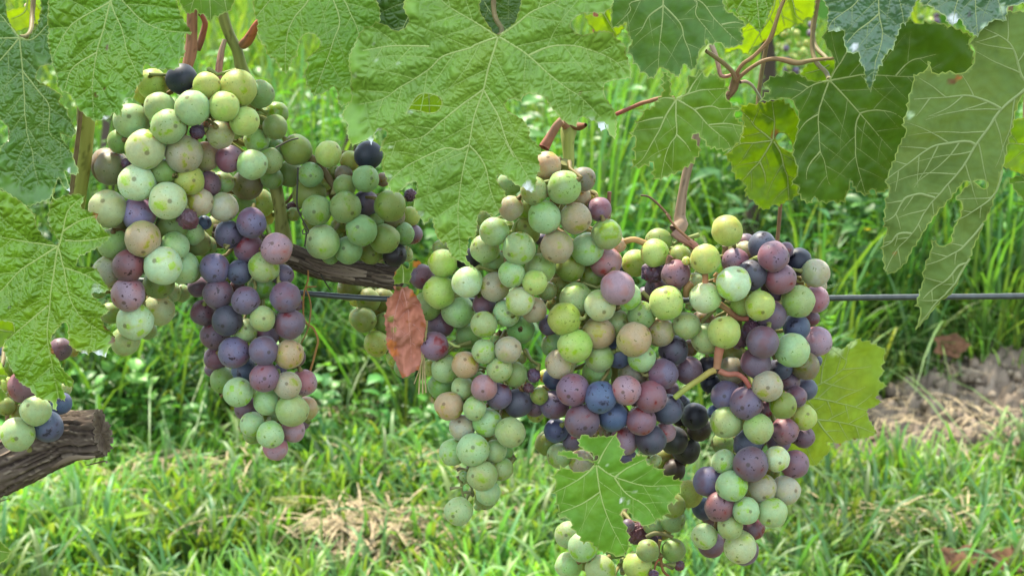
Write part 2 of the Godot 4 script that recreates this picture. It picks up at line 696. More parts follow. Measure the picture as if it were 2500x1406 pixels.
	for w in count:
		var a := Acc.new()
		for e in veins:
			if e[2] != w:
				continue
			var p: PackedVector2Array = e[0]
			var first := a.v.size()
			var k_all := p.size()
			for k in k_all:
				var tan2 := (p[mini(k + 1, k_all - 1)] - p[maxi(k - 1, 0)]).normalized()
				var side := tan2.orthogonal()
				var wide: float = lerpf(0.42, 0.10, float(k) / k_all) * (1.0 if e[1] > 0.9 else 0.55) * rib
				var tall := wide * (0.9 if under else 0.5)
				var col := vein_col.lerp(lin(0.42, 0.46, 0.17), 0.0 if crumple else (0.14 if under else (0.50 if e[1] > 0.9 else 0.12)))
				var nn := Vector3(side.x, side.y, 0)
				var pl := p[k] - side * wide
				var pr := p[k] + side * wide
				a.add(Vector3(pl.x, pl.y, height_at(z, nx, lo, s, pl) - 0.06) * 0.001, Vector3(-nn.x * 0.7, -nn.y * 0.7, 0.7), col)
				a.add(Vector3(p[k].x, p[k].y, height_at(z, nx, lo, s, p[k]) + tall) * 0.001, Vector3(0, 0, 1), col)
				a.add(Vector3(pr.x, pr.y, height_at(z, nx, lo, s, pr) - 0.06) * 0.001, Vector3(nn.x * 0.7, nn.y * 0.7, 0.7), col)
			for k in k_all - 1:
				var q := first + k * 3
				a.quad(q, q + 1, q + 4, q + 3)
				a.quad(q + 1, q + 2, q + 5, q + 4)
		part(blade, "vein", a.mesh(), mats["vein"])
	return t


func rake(dist: PackedFloat32Array, p: PackedVector2Array, nx: int, ny: int, lo: Vector2, s: float, reach: float) -> void:
	var r := int(reach / s) + 1
	for q in p:
		var gx := int((q.x - lo.x) / s)
		var gy := int((q.y - lo.y) / s)
		for y in range(maxi(0, gy - r), mini(ny, gy + r + 1)):
			var dy := lo.y + y * s - q.y
			var row := y * nx
			for x in range(maxi(0, gx - r), mini(nx, gx + r + 1)):
				var dx := lo.x + x * s - q.x
				var d := sqrt(dx * dx + dy * dy)
				if d < dist[row + x]:
					dist[row + x] = d


func height_at(z: PackedFloat32Array, nx: int, lo: Vector2, s: float, p: Vector2) -> float:
	var g := (p - lo) / s
	var x := clampi(int(g.x), 0, nx - 2)
	var y := clampi(int(g.y), 0, z.size() / nx - 2)
	var fx := clampf(g.x - x, 0, 1)
	var fy := clampf(g.y - y, 0, 1)
	var k := y * nx + x
	return lerpf(lerpf(z[k], z[k + 1], fx), lerpf(z[k + nx], z[k + nx + 1], fx), fy)


func leaf_vertex(acc: Acc, p: Vector2, z: PackedFloat32Array, dist: PackedFloat32Array, nx: int, lo: Vector2, s: float, base: Color, vein_col: Color, spots: Array, off: Vector2) -> int:
	var zz := height_at(z, nx, lo, s, p)
	var dx := height_at(z, nx, lo, s, p + Vector2(s * 0.7, 0)) - height_at(z, nx, lo, s, p - Vector2(s * 0.7, 0))
	var dy := height_at(z, nx, lo, s, p + Vector2(0, s * 0.7)) - height_at(z, nx, lo, s, p - Vector2(0, s * 0.7))
	var nn := Vector3(-dx / (1.4 * s), -dy / (1.4 * s), 1).normalized()
	var d := height_at(dist, nx, lo, s, p)
	var tone := wave.get_noise_2dv((p + off) * 1.7)
	var c := base * (1.0 + 0.22 * tone + 0.10 * wave.get_noise_2dv((p + off) * 9.0))
	c = c.lerp(lin(base.r * 1.35, base.g * 1.12, base.b * 0.8), clampf(wave.get_noise_2dv((p - off) * 0.8 + Vector2(70, 20)) * 0.9, 0, 1))
	c = c.lerp(vein_col, 0.35 * exp(-d * d * 1.8))
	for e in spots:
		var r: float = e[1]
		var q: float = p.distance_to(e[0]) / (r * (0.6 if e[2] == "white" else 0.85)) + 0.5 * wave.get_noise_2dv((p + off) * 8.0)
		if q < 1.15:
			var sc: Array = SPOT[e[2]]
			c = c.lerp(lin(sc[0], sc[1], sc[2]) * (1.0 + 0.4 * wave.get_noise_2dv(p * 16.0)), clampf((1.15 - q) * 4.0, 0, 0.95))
	return acc.add(Vector3(p.x, p.y, zz) * 0.001, nn, c, Vector2((p.x - uv_lo.x) / uv_size.x, (p.y - uv_lo.y) / uv_size.y))


# ---------------------------------------------------------------- wood
func cane(label: String, points: String, radii: Array, c0: Color, c1: Color, knots: Array, category := "cane", called := "vine_cane") -> Node3D:
	var raw := pts3(points)
	var t := thing(called, label, category, "shoots of the vine", raw[0])
	var sm := smooth3(raw, 0.0016)
	var a := Acc.new()
	var sides := 18
	var side := Vector3.ZERO
	var total := sm.size()
	for k in total:
		var f := float(k) / (total - 1)
		var tan3 := (sm[mini(k + 1, total - 1)] - sm[maxi(k - 1, 0)]).normalized()
		if side == Vector3.ZERO:
			side = tan3.cross(Vector3(0.3, 0.25, 0.9)).normalized()
		side = (side - tan3 * side.dot(tan3)).normalized()
		var up := tan3.cross(side)
		var g := f * (radii.size() - 1)
		var r := lerpf(radii[int(g)], radii[mini(int(g) + 1, radii.size() - 1)], g - int(g))
		for q in knots:
			r *= 1.0 + q[1] * exp(-pow((f - q[0]) * total * 0.0016 / 0.006, 2.0))
		for j in sides + 1:
			var w := TAU * (j % sides) / sides
			var d := side * cos(w) + up * sin(w)
			var streak := wave.get_noise_3d(cos(w) * 40, sin(w) * 40, k * 0.6 + raw[0].x * 900)
			var speck := wave.get_noise_3d(cos(w) * 120 + 50, sin(w) * 120, k * 9.0)
			var c := c0.lerp(c1, clampf(f + 0.5 * wave.get_noise_1d(k * 1.5 + 30), 0, 1)) * (1.12 + 0.60 * streak + (-0.5 if speck > 0.38 else 0.0))
			a.add(sm[k] - raw[0] + d * r * 0.00092 * (1.0 + 0.12 * streak + 0.05 * speck), d, c, Vector2(float(j) / sides, k * 0.03))
	for k in total - 1:
		for j in sides:
			var q := k * (sides + 1) + j
			a.quad(q, q + 1, q + sides + 2, q + sides + 1)
	part(t, "stem", a.mesh(), mats["stem"])
	return t


# old wood: a bark of long ridges, its cut end and loose strips
func cordon(label: String, points: String, radii: Array, end_cut: bool) -> void:
	var raw := pts3(points)
	var t := thing("vine_cordon", label, "vine wood", "old arms of the vine", raw[0])
	var sm := smooth3(raw, 0.0011)
	var a := Acc.new()
	var sides := 84
	var n1 := noise(1.0, 71, 4)
	var side := Vector3.ZERO
	var total := sm.size()
	var ring_last := PackedVector3Array()
	for k in total:
		var f := float(k) / (total - 1)
		var tan3 := (sm[mini(k + 1, total - 1)] - sm[maxi(k - 1, 0)]).normalized()
		if side == Vector3.ZERO:
			side = tan3.cross(Vector3(0.3, 0.25, 0.9)).normalized()
		side = (side - tan3 * side.dot(tan3)).normalized()
		var up := tan3.cross(side)
		var g := f * (radii.size() - 1)
		var r0 := lerpf(radii[int(g)], radii[mini(int(g) + 1, radii.size() - 1)], g - int(g)) * 0.001
		ring_last.clear()
		for j in sides + 1:
			var w := TAU * (j % sides) / sides
			var l := k * 0.0011
			var tw := w + 3.0 * l + 0.25 * n1.get_noise_1d(l * 40)
			var ridge := 1.0 - absf(n1.get_noise_3d(cos(tw) * 3.4, sin(tw) * 3.4, l * 14.0)) * 2.4
			var fine := n1.get_noise_3d(cos(tw) * 11.0, sin(tw) * 11.0, l * 45.0)
			var lump := n1.get_noise_3d(cos(w) * 0.9, sin(w) * 0.9, l * 30.0)
			var crack := smoothstep(0.35, 0.0, ridge)
			var d := side * cos(w) + up * sin(w)
			var r := r0 * (1.0 + 0.14 * lump + 0.10 * ridge + 0.07 * fine - 0.10 * crack)
			var c := lin(0.058, 0.042, 0.031).lerp(lin(0.135, 0.102, 0.076), clampf(0.5 + 0.9 * fine + 0.3 * lump, 0, 1))
			c = c.lerp(lin(0.028, 0.020, 0.015), crack * 0.85)
			if fine > 0.36:
				c = c.lerp(lin(0.25, 0.20, 0.145), 0.7)
			var rag := 0.0018 * smoothstep(total - 9.0, total - 1.0, k) * (n1.get_noise_2d(j * 0.23, 7.0) + 0.6 * n1.get_noise_2d(j * 0.9, 3.0)) if end_cut else 0.0
			var pt := sm[k] - raw[0] + d * r + tan3 * rag
			a.add(pt, d, c, Vector2.ZERO)
			ring_last.append(pt)
	for k in total - 1:
		for j in sides:
			var q := k * (sides + 1) + j
			a.quad(q, q + 1, q + sides + 2, q + sides + 1)
	# true normals from the ridges
	var sum := PackedVector3Array()
	sum.resize(a.v.size())
	for k in range(0, a.i.size(), 3):
		var nn := (a.v[a.i[k + 2]] - a.v[a.i[k]]).cross(a.v[a.i[k + 1]] - a.v[a.i[k]])
		for q in 3:
			sum[a.i[k + q]] += nn
	for k in total:
		var q := k * (sides + 1)
		var both := sum[q] + sum[q + sides]
		sum[q] = both
		sum[q + sides] = both
	for k in a.n.size():
		a.n[k] = sum[k].normalized()
	part(t, "bark", a.mesh(), mats["bark"])
	var tan_end := (sm[-1] - sm[-2]).normalized()
	var cap := Acc.new()
	var mid := sm[-1] - raw[0]
	var rings := 7
	for q in rings + 1:
		for j in sides + 1:
			var f := float(q) / rings
			var p := mid.lerp(ring_last[j % sides], f)
			var bump := n1.get_noise_3dv(p * 900.0)
			p += tan_end * (0.0012 * bump - 0.0016 * (1.0 - f) + (0.0012 if end_cut else 0.004) * (1.0 - f * f))
			var c := lin(0.15, 0.105, 0.07).lerp(lin(0.05, 0.035, 0.025), clampf(0.5 + bump, 0, 1)).lerp(lin(0.22, 0.17, 0.12), clampf((f - 0.75) * 3.0, 0, 0.6))
			cap.add(p, tan_end, c)
	for q in rings:
		for j in sides:
			var e := q * (sides + 1) + j
			cap.quad(e, e + 1, e + sides + 2, e + sides + 1)
	part(t, "cut_end", cap.mesh(), mats["bark"])
	for k in 12:
		var at := int(rng.randf_range(0.06, 0.94) * total)
		var len := rng.randi_range(10, 30)
		var w := rng.randf() * TAU
		var p := PackedVector3Array()
		var ws := PackedFloat32Array()
		for j in 7:
			var q := clampi(at + len * j / 6, 0, total - 1)
			var tan3 := (sm[mini(q + 1, total - 1)] - sm[maxi(q - 1, 0)]).normalized()
			var sd := tan3.cross(Vector3(0.3, 0.25, 0.9)).normalized()
			var up := tan3.cross(sd)
			var d := sd * cos(w) + up * sin(w)
			var r: float = radii[0] * 0.001
			p.append(sm[q] - raw[0] + d * (r * 1.09 + 0.0007 * pow(absf(j - 2.5) / 3.5, 2.0)))
			ws.append(0.0014 * sin(PI * (j + 0.6) / 7.2) + 0.0002)
		var st := Acc.new()
		st.strip(p, ws, (p[3] - (sm[at] - raw[0])).cross(p[6] - p[0]).normalized(), lin(0.12, 0.085, 0.06), lin(0.26, 0.20, 0.15), 0.4)
		part(t, "bark_strip", st.mesh(), mats["bark"])


# ---------------------------------------------------------------- ground cover
func bare(x: float, z: float) -> float:
	# how bare the soil is: a heap of clods at the foot of the next row, and worn patches
	var k := 1.2 * exp(-pow((x - 0.93) / 0.38, 2.0) - pow((z + 1.94) / 0.19, 2.0))
	k += 1.1 * exp(-pow((x - 0.62) / 0.26, 2.0) - pow((z + 1.82) / 0.11, 2.0))
	k += 0.8 * exp(-pow((x + 0.40) / 0.22, 2.0) - pow((z + 1.84) / 0.06, 2.0))
	k += 0.6 * exp(-pow((x + 0.10) / 0.2, 2.0) - pow((z + 1.88) / 0.06, 2.0))
	k += 0.7 * exp(-pow((x + 0.17) / 0.10, 2.0) - pow((z + 1.34) / 0.09, 2.0))
	return clampf(k, 0, 1)


func ground_y(x: float, z: float) -> float:
	return 0.02 * wave.get_noise_2d(x * 30.0, z * 30.0) + 0.09 * exp(-pow((x - 0.98) / 0.26, 2.0) - pow((z + 2.12) / 0.15, 2.0))


func make_ground() -> void:
	var xs := []
	var zs := []
	for k in range(-60, 61):
		xs.append(signf(k) * (absf(k) * 0.05 + pow(absf(k) / 60.0, 6.0) * 400.0))
	for k in 121:
		zs.append(1.5 - k * 0.05 - pow(k / 120.0, 8.0) * 500.0)
	var a := Acc.new()
	for z in zs:
		for x in xs:
			var b := bare(x, z)
			var y := ground_y(x, z)
			var nn := Vector3(ground_y(x - 0.03, z) - ground_y(x + 0.03, z), 0.06, ground_y(x, z - 0.03) - ground_y(x, z + 0.03)).normalized()
			var f := clampf(0.5 + wave.get_noise_2d(x * 90, z * 90), 0, 1)
			var c := lin(0.055, 0.075, 0.022).lerp(lin(0.11, 0.10, 0.05), f * 0.6)
			if z < -6 or absf(x) > 4:
				c = lin(0.09, 0.19, 0.035) * (0.8 + 0.5 * f)
			c = c.lerp(lin(0.33, 0.255, 0.18) * (0.75 + 0.5 * f), b)
			a.add(Vector3(x, y, z), nn, c, Vector2(x, z))
	for r in zs.size() - 1:
		for q in xs.size() - 1:
			var e := r * xs.size() + q
			a.quad(e, e + 1, e + xs.size() + 1, e + xs.size())
	var heap := Acc.new()
	var lump := noise(9.0, 51, 5)
	var ids := {}
	for r in 90:
		for q in 190:
			var x := 0.30 + q * 0.0075
			var z := -1.66 - r * 0.008
			var b := bare(x, z)
			var up := func(xx: float, zz: float) -> float: return ground_y(xx, zz) - 0.015 + bare(xx, zz) * (0.022 + 0.085 * absf(lump.get_noise_2d(xx, zz)) + 0.03 * lump.get_noise_2d(xx * 3.0 + 9, zz * 3.0))
			var nn := Vector3(up.call(x - 0.004, z) - up.call(x + 0.004, z), 0.008, up.call(x, z - 0.004) - up.call(x, z + 0.004)).normalized()
			var tone := 0.85 + 0.7 * lump.get_noise_2d(x * 2.0, z * 2.0) + 0.4 * lump.get_noise_2d(x * 9.0, z * 9.0)
			ids[r * 190 + q] = heap.add(Vector3(x, up.call(x, z), z), nn, lin(0.235, 0.185, 0.14) * tone)
			if r > 0 and q > 0 and b > 0.08:
				heap.quad(ids[(r - 1) * 190 + q - 1], ids[(r - 1) * 190 + q], ids[r * 190 + q], ids[r * 190 + q - 1])
	var hm := MeshInstance3D.new()
	hm.name = "soil_heap"
	hm.mesh = heap.mesh()
	hm.material_override = mats["soil"]
	hm.set_meta("kind", "structure")
	add_child(hm)
	var o := MeshInstance3D.new()
	o.name = "ground"
	o.mesh = a.mesh()
	o.material_override = mats["soil"]
	o.set_meta("kind", "structure")
	add_child(o)


func grass_clump(blades: int, tall: float, wide: float, spread: float, droop: float, c0: Color, c1: Color) -> ArrayMesh:
	var a := Acc.new()
	for k in blades:
		var dir := Vector3.RIGHT.rotated(Vector3.UP, rng.randf() * TAU)
		var base := dir.rotated(Vector3.UP, jit(1.5)) * spread * sqrt(rng.randf())
		var len := tall * rng.randf_range(0.55, 1.1)
		var lean := droop * rng.randf_range(0.4, 1.3)
		var p := PackedVector3Array()
		var ws := PackedFloat32Array()
		var at := base
		var twist := jit(0.5)
		for j in 7:
			var f := j / 6.0
			p.append(at)
			var ang := lean * (0.25 + 1.2 * f * f)
			at += (Vector3.UP * cos(ang) + dir.rotated(Vector3.UP, twist * f) * sin(ang)) * len / 6.0
			ws.append(wide * rng.randf_range(0.9, 1.1) * (0.55 + 0.9 * f) * (1.0 - pow(f, 2.2)) + 0.0002)
		var b := rng.randf_range(0.75, 1.2)
		var shift := rng.randf_range(-0.2, 0.35)
		var k0 := Color(c0.r * b * (1 + shift), c0.g * b, c0.b * b)
		var k1 := Color(c1.r * b * (1 + shift), c1.g * b, c1.b * b)
		a.strip(p, ws, dir.cross(Vector3.UP).normalized(), k0, k1, 0.35)
	return a.mesh()


func leaf_patch(a: Acc, at: Vector3, dir: Vector3, len: float, wide: float, c: Color) -> void:
	var p := PackedVector3Array()
	var ws := PackedFloat32Array()
	var q := at
	var d := dir
	for j in 6:
		p.append(q)
		q += d * len / 5.0
		d = (d + Vector3.DOWN * 0.16).normalized()
		ws.append(wide * [0.08, 0.72, 1.0, 0.82, 0.42, 0.02][j])
	a.strip(p, ws, dir.cross(Vector3.UP + jit3(0.3)).normalized(), c, c * 1.08, 0.22)


func herb(tall: float, leaves: int, len: float, wide: float, c: Color) -> ArrayMesh:
	var a := Acc.new()
	var p := PackedVector3Array()
	var rs := PackedFloat32Array()
	var cs := PackedColorArray()
	var lean := Vector3(jit(0.25), 1, jit(0.25)).normalized()
	for k in 8:
		p.append(lean * tall * k / 7.0 + Vector3(sin(k * 1.3), 0, cos(k)) * tall * 0.012)
		rs.append(lerpf(0.0022, 0.0007, k / 7.0))
		cs.append(c * 0.9)
	a.tube(p, rs, 5, cs, false)
	for k in leaves:
		var f := 0.12 + 0.88 * (k + 0.5) / leaves
		var at := p[int(f * 7)].lerp(p[mini(7, int(f * 7) + 1)], f * 7 - int(f * 7))
		var dir := Vector3.RIGHT.rotated(Vector3.UP, k * 2.4 + jit(0.5))
		dir = (dir + Vector3.UP * rng.randf_range(0.1, 0.8)).normalized()
		var b := rng.randf_range(0.75, 1.2)
		leaf_patch(a, at, dir, len * rng.randf_range(0.6, 1.1) * (1.0 - 0.35 * f), wide * rng.randf_range(0.8, 1.1), Color(c.r * b, c.g * b, c.b * b))
	return a.mesh()


func spread_over(count: int, x0: float, x1: float, z0: float, z1: float, s0: float, s1: float, keep: float) -> Array:
	var xs := []
	var cs := []
	var tries := 0
	while xs.size() < count and tries < count * 4:
		tries += 1
		var x := rng.randf_range(x0, x1)
		var z := rng.randf_range(z0, z1)
		if rng.randf() < bare(x, z) * keep:
			continue
		var dens := wave.get_noise_2d(x * 55.0 + 300, z * 55.0)
		if rng.randf() < 0.25 - dens * 0.9:
			continue
		var sc := rng.randf_range(s0, s1)
		var b := Basis(Vector3.UP, rng.randf() * TAU) * Basis(Vector3.RIGHT, jit(0.25))
		xs.append(Transform3D(b * sc, Vector3(x, ground_y(x, z), z)))
		var tone := 0.9 + 0.6 * wave.get_noise_2d(x * 40.0, z * 40.0 + 90) + jit(0.12)
		cs.append(Color(tone * (1.0 + jit(0.12)), tone, tone * (1.0 + jit(0.15))))
	return [xs, cs]


# ---------------------------------------------------------------- the alley and the next rows
func background() -> void:
	var green0 := lin(0.075, 0.140, 0.018)
	var green1 := lin(0.26, 0.50, 0.085)
	# mown grass of the alley
	for k in 5:
		var m := grass_clump(9, [0.055, 0.085, 0.115, 0.075, 0.10][k], [0.0026, 0.0036, 0.0042, 0.0050, 0.0030][k], 0.035, [0.7, 1.0, 1.2, 1.35, 0.75][k], green0, [green1, green1 * 1.15, lin(0.23, 0.44, 0.15), lin(0.28, 0.50, 0.07), lin(0.24, 0.48, 0.13)][k])
		var s := spread_over(1450, -1.7, 1.7, -2.15, -0.75, 0.7, 1.25, 1.0)
		stuff("alley_grass", m, mats["grass"], s[0], s[1], "stuff", "short bright green grass growing in the alley between the vine rows", "grass")
	# broad leaved weeds low in the grass
	for k in 3:
		var a := Acc.new()
		for j in 9:
			var d := Vector3.RIGHT.rotated(Vector3.UP, j * 2.4 + jit(0.4))
			leaf_patch(a, d * 0.008, (d + Vector3.UP * rng.randf_range(0.25, 1.0)).normalized(), rng.randf_range(0.03, 0.06), rng.randf_range(0.009, 0.015), lin(0.17, 0.36, 0.09) * rng.randf_range(0.8, 1.25))
		var s := spread_over(650, -1.6, 1.6, -1.95, -0.8, 0.7, 1.3, 1.0)
		for q in s[1].size():
			s[1][q] = s[1][q] * Color(1.05, 1.08, 1.25)
		stuff("low_weeds", a.mesh(), mats["grass"], s[0], s[1], "stuff", "low broad leaved weeds mixed into the grass", "weeds")
	# long sprawling grass at the foot of the next row
	for k in 4:
		var m := grass_clump(11, [0.26, 0.34, 0.22, 0.30][k], [0.0030, 0.0036, 0.0026, 0.0046][k], 0.05, [1.6, 1.3, 1.9, 1.1][k], lin(0.07, 0.13, 0.025), [lin(0.13, 0.27, 0.07), lin(0.105, 0.26, 0.055), lin(0.21, 0.31, 0.12), lin(0.09, 0.25, 0.085)][k])
		var s := spread_over(560, -1.9, 1.9, -2.75, -1.78, 0.6, 1.25, 1.6)
		stuff("sprawling_grass", m, mats["grass"], s[0], s[1], "stuff", "long sprawling grass tangled at the foot of the next vine row", "grass")
	for k in 3:
		var m := herb([0.12, 0.18, 0.24][k], [10, 13, 15][k], [0.05, 0.06, 0.055][k], [0.014, 0.012, 0.016][k], [lin(0.13, 0.33, 0.065), lin(0.115, 0.30, 0.075), lin(0.155, 0.35, 0.065)][k])
		var s := spread_over(460, -1.8, 1.8, -2.45, -1.70, 0.35, 1.0, 1.6)
		stuff("leafy_weeds", m, mats["grass"], s[0], s[1], "stuff", "knee high leafy weeds along the edge of the alley", "weeds")
	# tall weeds in and behind the next row
	for k in 5:
		var m := herb([0.34, 0.46, 0.55, 0.40, 0.28][k], [16, 22, 26, 18, 14][k], [0.07, 0.085, 0.06, 0.10, 0.055][k], [0.011, 0.012, 0.008, 0.010, 0.015][k], [lin(0.105, 0.28, 0.045), lin(0.09, 0.25, 0.05), lin(0.15, 0.34, 0.05), lin(0.075, 0.22, 0.055), lin(0.125, 0.31, 0.05)][k])
		var s := spread_over(300, -2.1, 2.1, -3.3, -2.2, 0.65, 1.25, 1.0)
		stuff("tall_weeds", m, mats["grass"], s[0], s[1], "stuff", "tall leafy weeds standing in the next vine row", "weeds")
	for k in 3:
		var m := grass_clump(14, [0.5, 0.62, 0.42][k], [0.0034, 0.0042, 0.0030][k], 0.05, [0.55, 0.75, 0.95][k], lin(0.06, 0.13, 0.03), [lin(0.115, 0.28, 0.055), lin(0.15, 0.33, 0.065), lin(0.19, 0.35, 0.085)][k])
		var s := spread_over(300, -2.4, 2.4, -3.6, -2.15, 0.7, 1.2, 1.0)
		stuff("tall_grass", m, mats["grass"], s[0], s[1], "stuff", "tall uncut grass standing among the weeds", "grass")
	for k in 2:
		var st2 := Acc.new()
		for j in 5:
			var dir := Vector3.RIGHT.rotated(Vector3.UP, rng.randf() * TAU)
			var p := PackedVector3Array()
			var len := rng.randf_range(0.25, 0.5)
			for q in 8:
				var f2 := q / 7.0
				p.append(dir * len * f2 + Vector3(0, 0.02 + len * 0.55 * sin(f2 * 2.6) * (0.4 + 0.2 * k), 0) + dir.cross(Vector3.UP) * 0.06 * sin(f2 * 3.0 + j))
			st2.strip(p, PackedFloat32Array([0.0012, 0.0013, 0.0014, 0.0016, 0.0018, 0.0018, 0.0012, 0.0002]), Vector3.UP.cross(dir), lin(0.15, 0.25, 0.07), lin(0.24, 0.34, 0.12), 0.2)
		var s := spread_over(34, -1.4, 1.4, -2.35, -1.9, 0.7, 1.1, 1.0)
		stuff("pale_stalks", st2.mesh(), mats["grass"], s[0], s[1], "stuff", "long pale grass stalks sprawling over the edge of the alley", "grass")
	# the alleys beyond
	for k in 3:
		var m := grass_clump(10, [0.16, 0.26, 0.36][k], [0.005, 0.006, 0.007][k], 0.09, 0.8, lin(0.14, 0.24, 0.035), [lin(0.18, 0.37, 0.065), lin(0.15, 0.34, 0.07), lin(0.22, 0.39, 0.085)][k])
		var s := spread_over(2600, -6.5, 6.5, -19.0, -3.2, 0.8, 1.9, 0.0)
		stuff("far_grass", m, mats["grass"], s[0], s[1], "stuff", "bright grass of the alleys farther back", "grass")
	# vine rows farther back, read as one mass of leaves
	var lf := Acc.new()
	leaf_patch(lf, Vector3.ZERO, Vector3(1, 0.1, 0).normalized(), 0.13, 0.055, lin(0.15, 0.33, 0.04))
	leaf_patch(lf, Vector3(0.03, 0.05, 0.04), Vector3(-0.6, 0.2, 0.5).normalized(), 0.12, 0.05, lin(0.17, 0.35, 0.04))
	var fm := lf.mesh()
	var xs := []
	var cs := []
	for row in [-4.6, -6.9, -9.2, -11.5, -13.8, -16.1]:
		for k in 900:
			var p := Vector3(rng.randf_range(-7, 7), rng.randf_range(0.72, 1.75), row + jit(0.25))
			xs.append(Transform3D(Basis(jit3(1).normalized(), rng.randf() * TAU) * rng.randf_range(0.9, 1.5), p))
			var tone := rng.randf_range(0.7, 1.3)
			cs.append(Color(tone, tone, tone))
	stuff("far_vine_rows", fm, mats["grass"], xs, cs, "stuff", "leafy vine rows farther back across the alleys", "vines")
	# soil heap and clods
	var clod := Acc.new()
	var f := noise(1.3, 33, 3)
	for y in 9:
		for x in 13:
			var th := PI * y / 8.0
			var ph := TAU * (x % 12) / 12.0
			var d := Vector3(sin(th) * cos(ph), cos(th) * 0.75, sin(th) * sin(ph))
			clod.add(d * (1.0 + 0.9 * f.get_noise_3dv(d * 1.4)), d.normalized(), lin(0.25, 0.20, 0.15))
	for y in 8:
		for x in 12:
			var q := y * 13 + x
			clod.quad(q, q + 1, q + 14, q + 13)
	xs = []
	cs = []
	while xs.size() < 900:
		var x := rng.randf_range(-0.8, 1.7)
		var z := rng.randf_range(-2.45, -1.78)
		if rng.randf() > bare(x, z) * 1.1:
			continue
		var r := 0.002 + 0.014 * pow(rng.randf(), 3.2)
		xs.append(Transform3D(Basis(jit3(1).normalized(), rng.randf() * TAU).scaled(Vector3(r * rng.randf_range(0.7, 1.4), r, r * rng.randf_range(0.6, 1.2))), Vector3(x, ground_y(x, z) + r * 0.4 + 0.025 * bare(x, z), z)))
		var tone := rng.randf_range(0.65, 1.25)
		cs.append(Color(tone, tone * rng.randf_range(0.94, 1.0), tone * rng.randf_range(0.88, 1.0)))
	stuff("soil_clods", clod.mesh(), mats["soil"], xs, cs, "stuff", "pale brown clods of dug soil at the foot of the next row", "soil")
	# dry cut grass
	var st := Acc.new()
	for k in 9:
		var at := Vector3(jit(0.03), rng.randf() * 0.015, jit(0.03))
		var d := Vector3(jit(1), jit(0.12), jit(1)).normalized()
		var len := rng.randf_range(0.03, 0.09)
		st.strip(PackedVector3Array([at, at + d * len * 0.5 + Vector3(0, 0.004, 0), at + d * len]), PackedFloat32Array([0.0009, 0.0011, 0.0003]), d.cross(Vector3.UP), lin(0.34, 0.26, 0.15), lin(0.42, 0.33, 0.20), 0.2)
	xs = []
	cs = []
	for patch in [[-0.185, -1.39, 0.075, 0.04, 90], [-0.62, -1.62, 0.1, 0.04, 40], [0.05, -1.62, 0.2, 0.05, 50], [-0.35, -1.88, 0.3, 0.06, 90], [0.75, -1.90, 0.35, 0.08, 90], [0.62, -1.42, 0.10, 0.03, 25]]:
		for k in patch[4]:
			var x: float = patch[0] + rng.randfn() * patch[2]
			var z: float = patch[1] + rng.randfn() * patch[3]
			xs.append(Transform3D(Basis(Vector3.UP, rng.randf() * TAU), Vector3(x, ground_y(x, z) + rng.randf_range(0.01, 0.06), z)))
			var tone := rng.randf_range(0.7, 1.2)
			cs.append(Color(tone, tone, tone))
	stuff("dry_straw", st.mesh(), mats["straw"], xs, cs, "stuff", "dry pale cut grass lying on the alley", "straw")
	# unseen foliage of the row, added above to shade the bunches
	xs = []
	cs = []
	for k in 260:
		xs.append(Transform3D(Basis(Vector3.UP, jit(1.3)) * Basis(Vector3.RIGHT, rng.randf_range(-1.2, 0.5)) * Basis(Vector3.BACK, jit(0.8)) * rng.randf_range(0.8, 1.35), Vector3(jit(1.5), rng.randf_range(0.985, 1.75), jit(0.20))))
		var tone := rng.randf_range(0.8, 1.2)
		cs.append(Color(tone, tone, tone))
	stuff("added_foliage", next_leaf(), mats["leaf_plain"], xs, cs, "stuff", "unseen foliage of the same vine row, added above the bunches to shade them", "leaves")
	next_row()
	alley_things()


func on_ground(x: float, z: float, up := 0.0) -> Vector3:
	return Vector3(x, ground_y(x, z) + up, z)


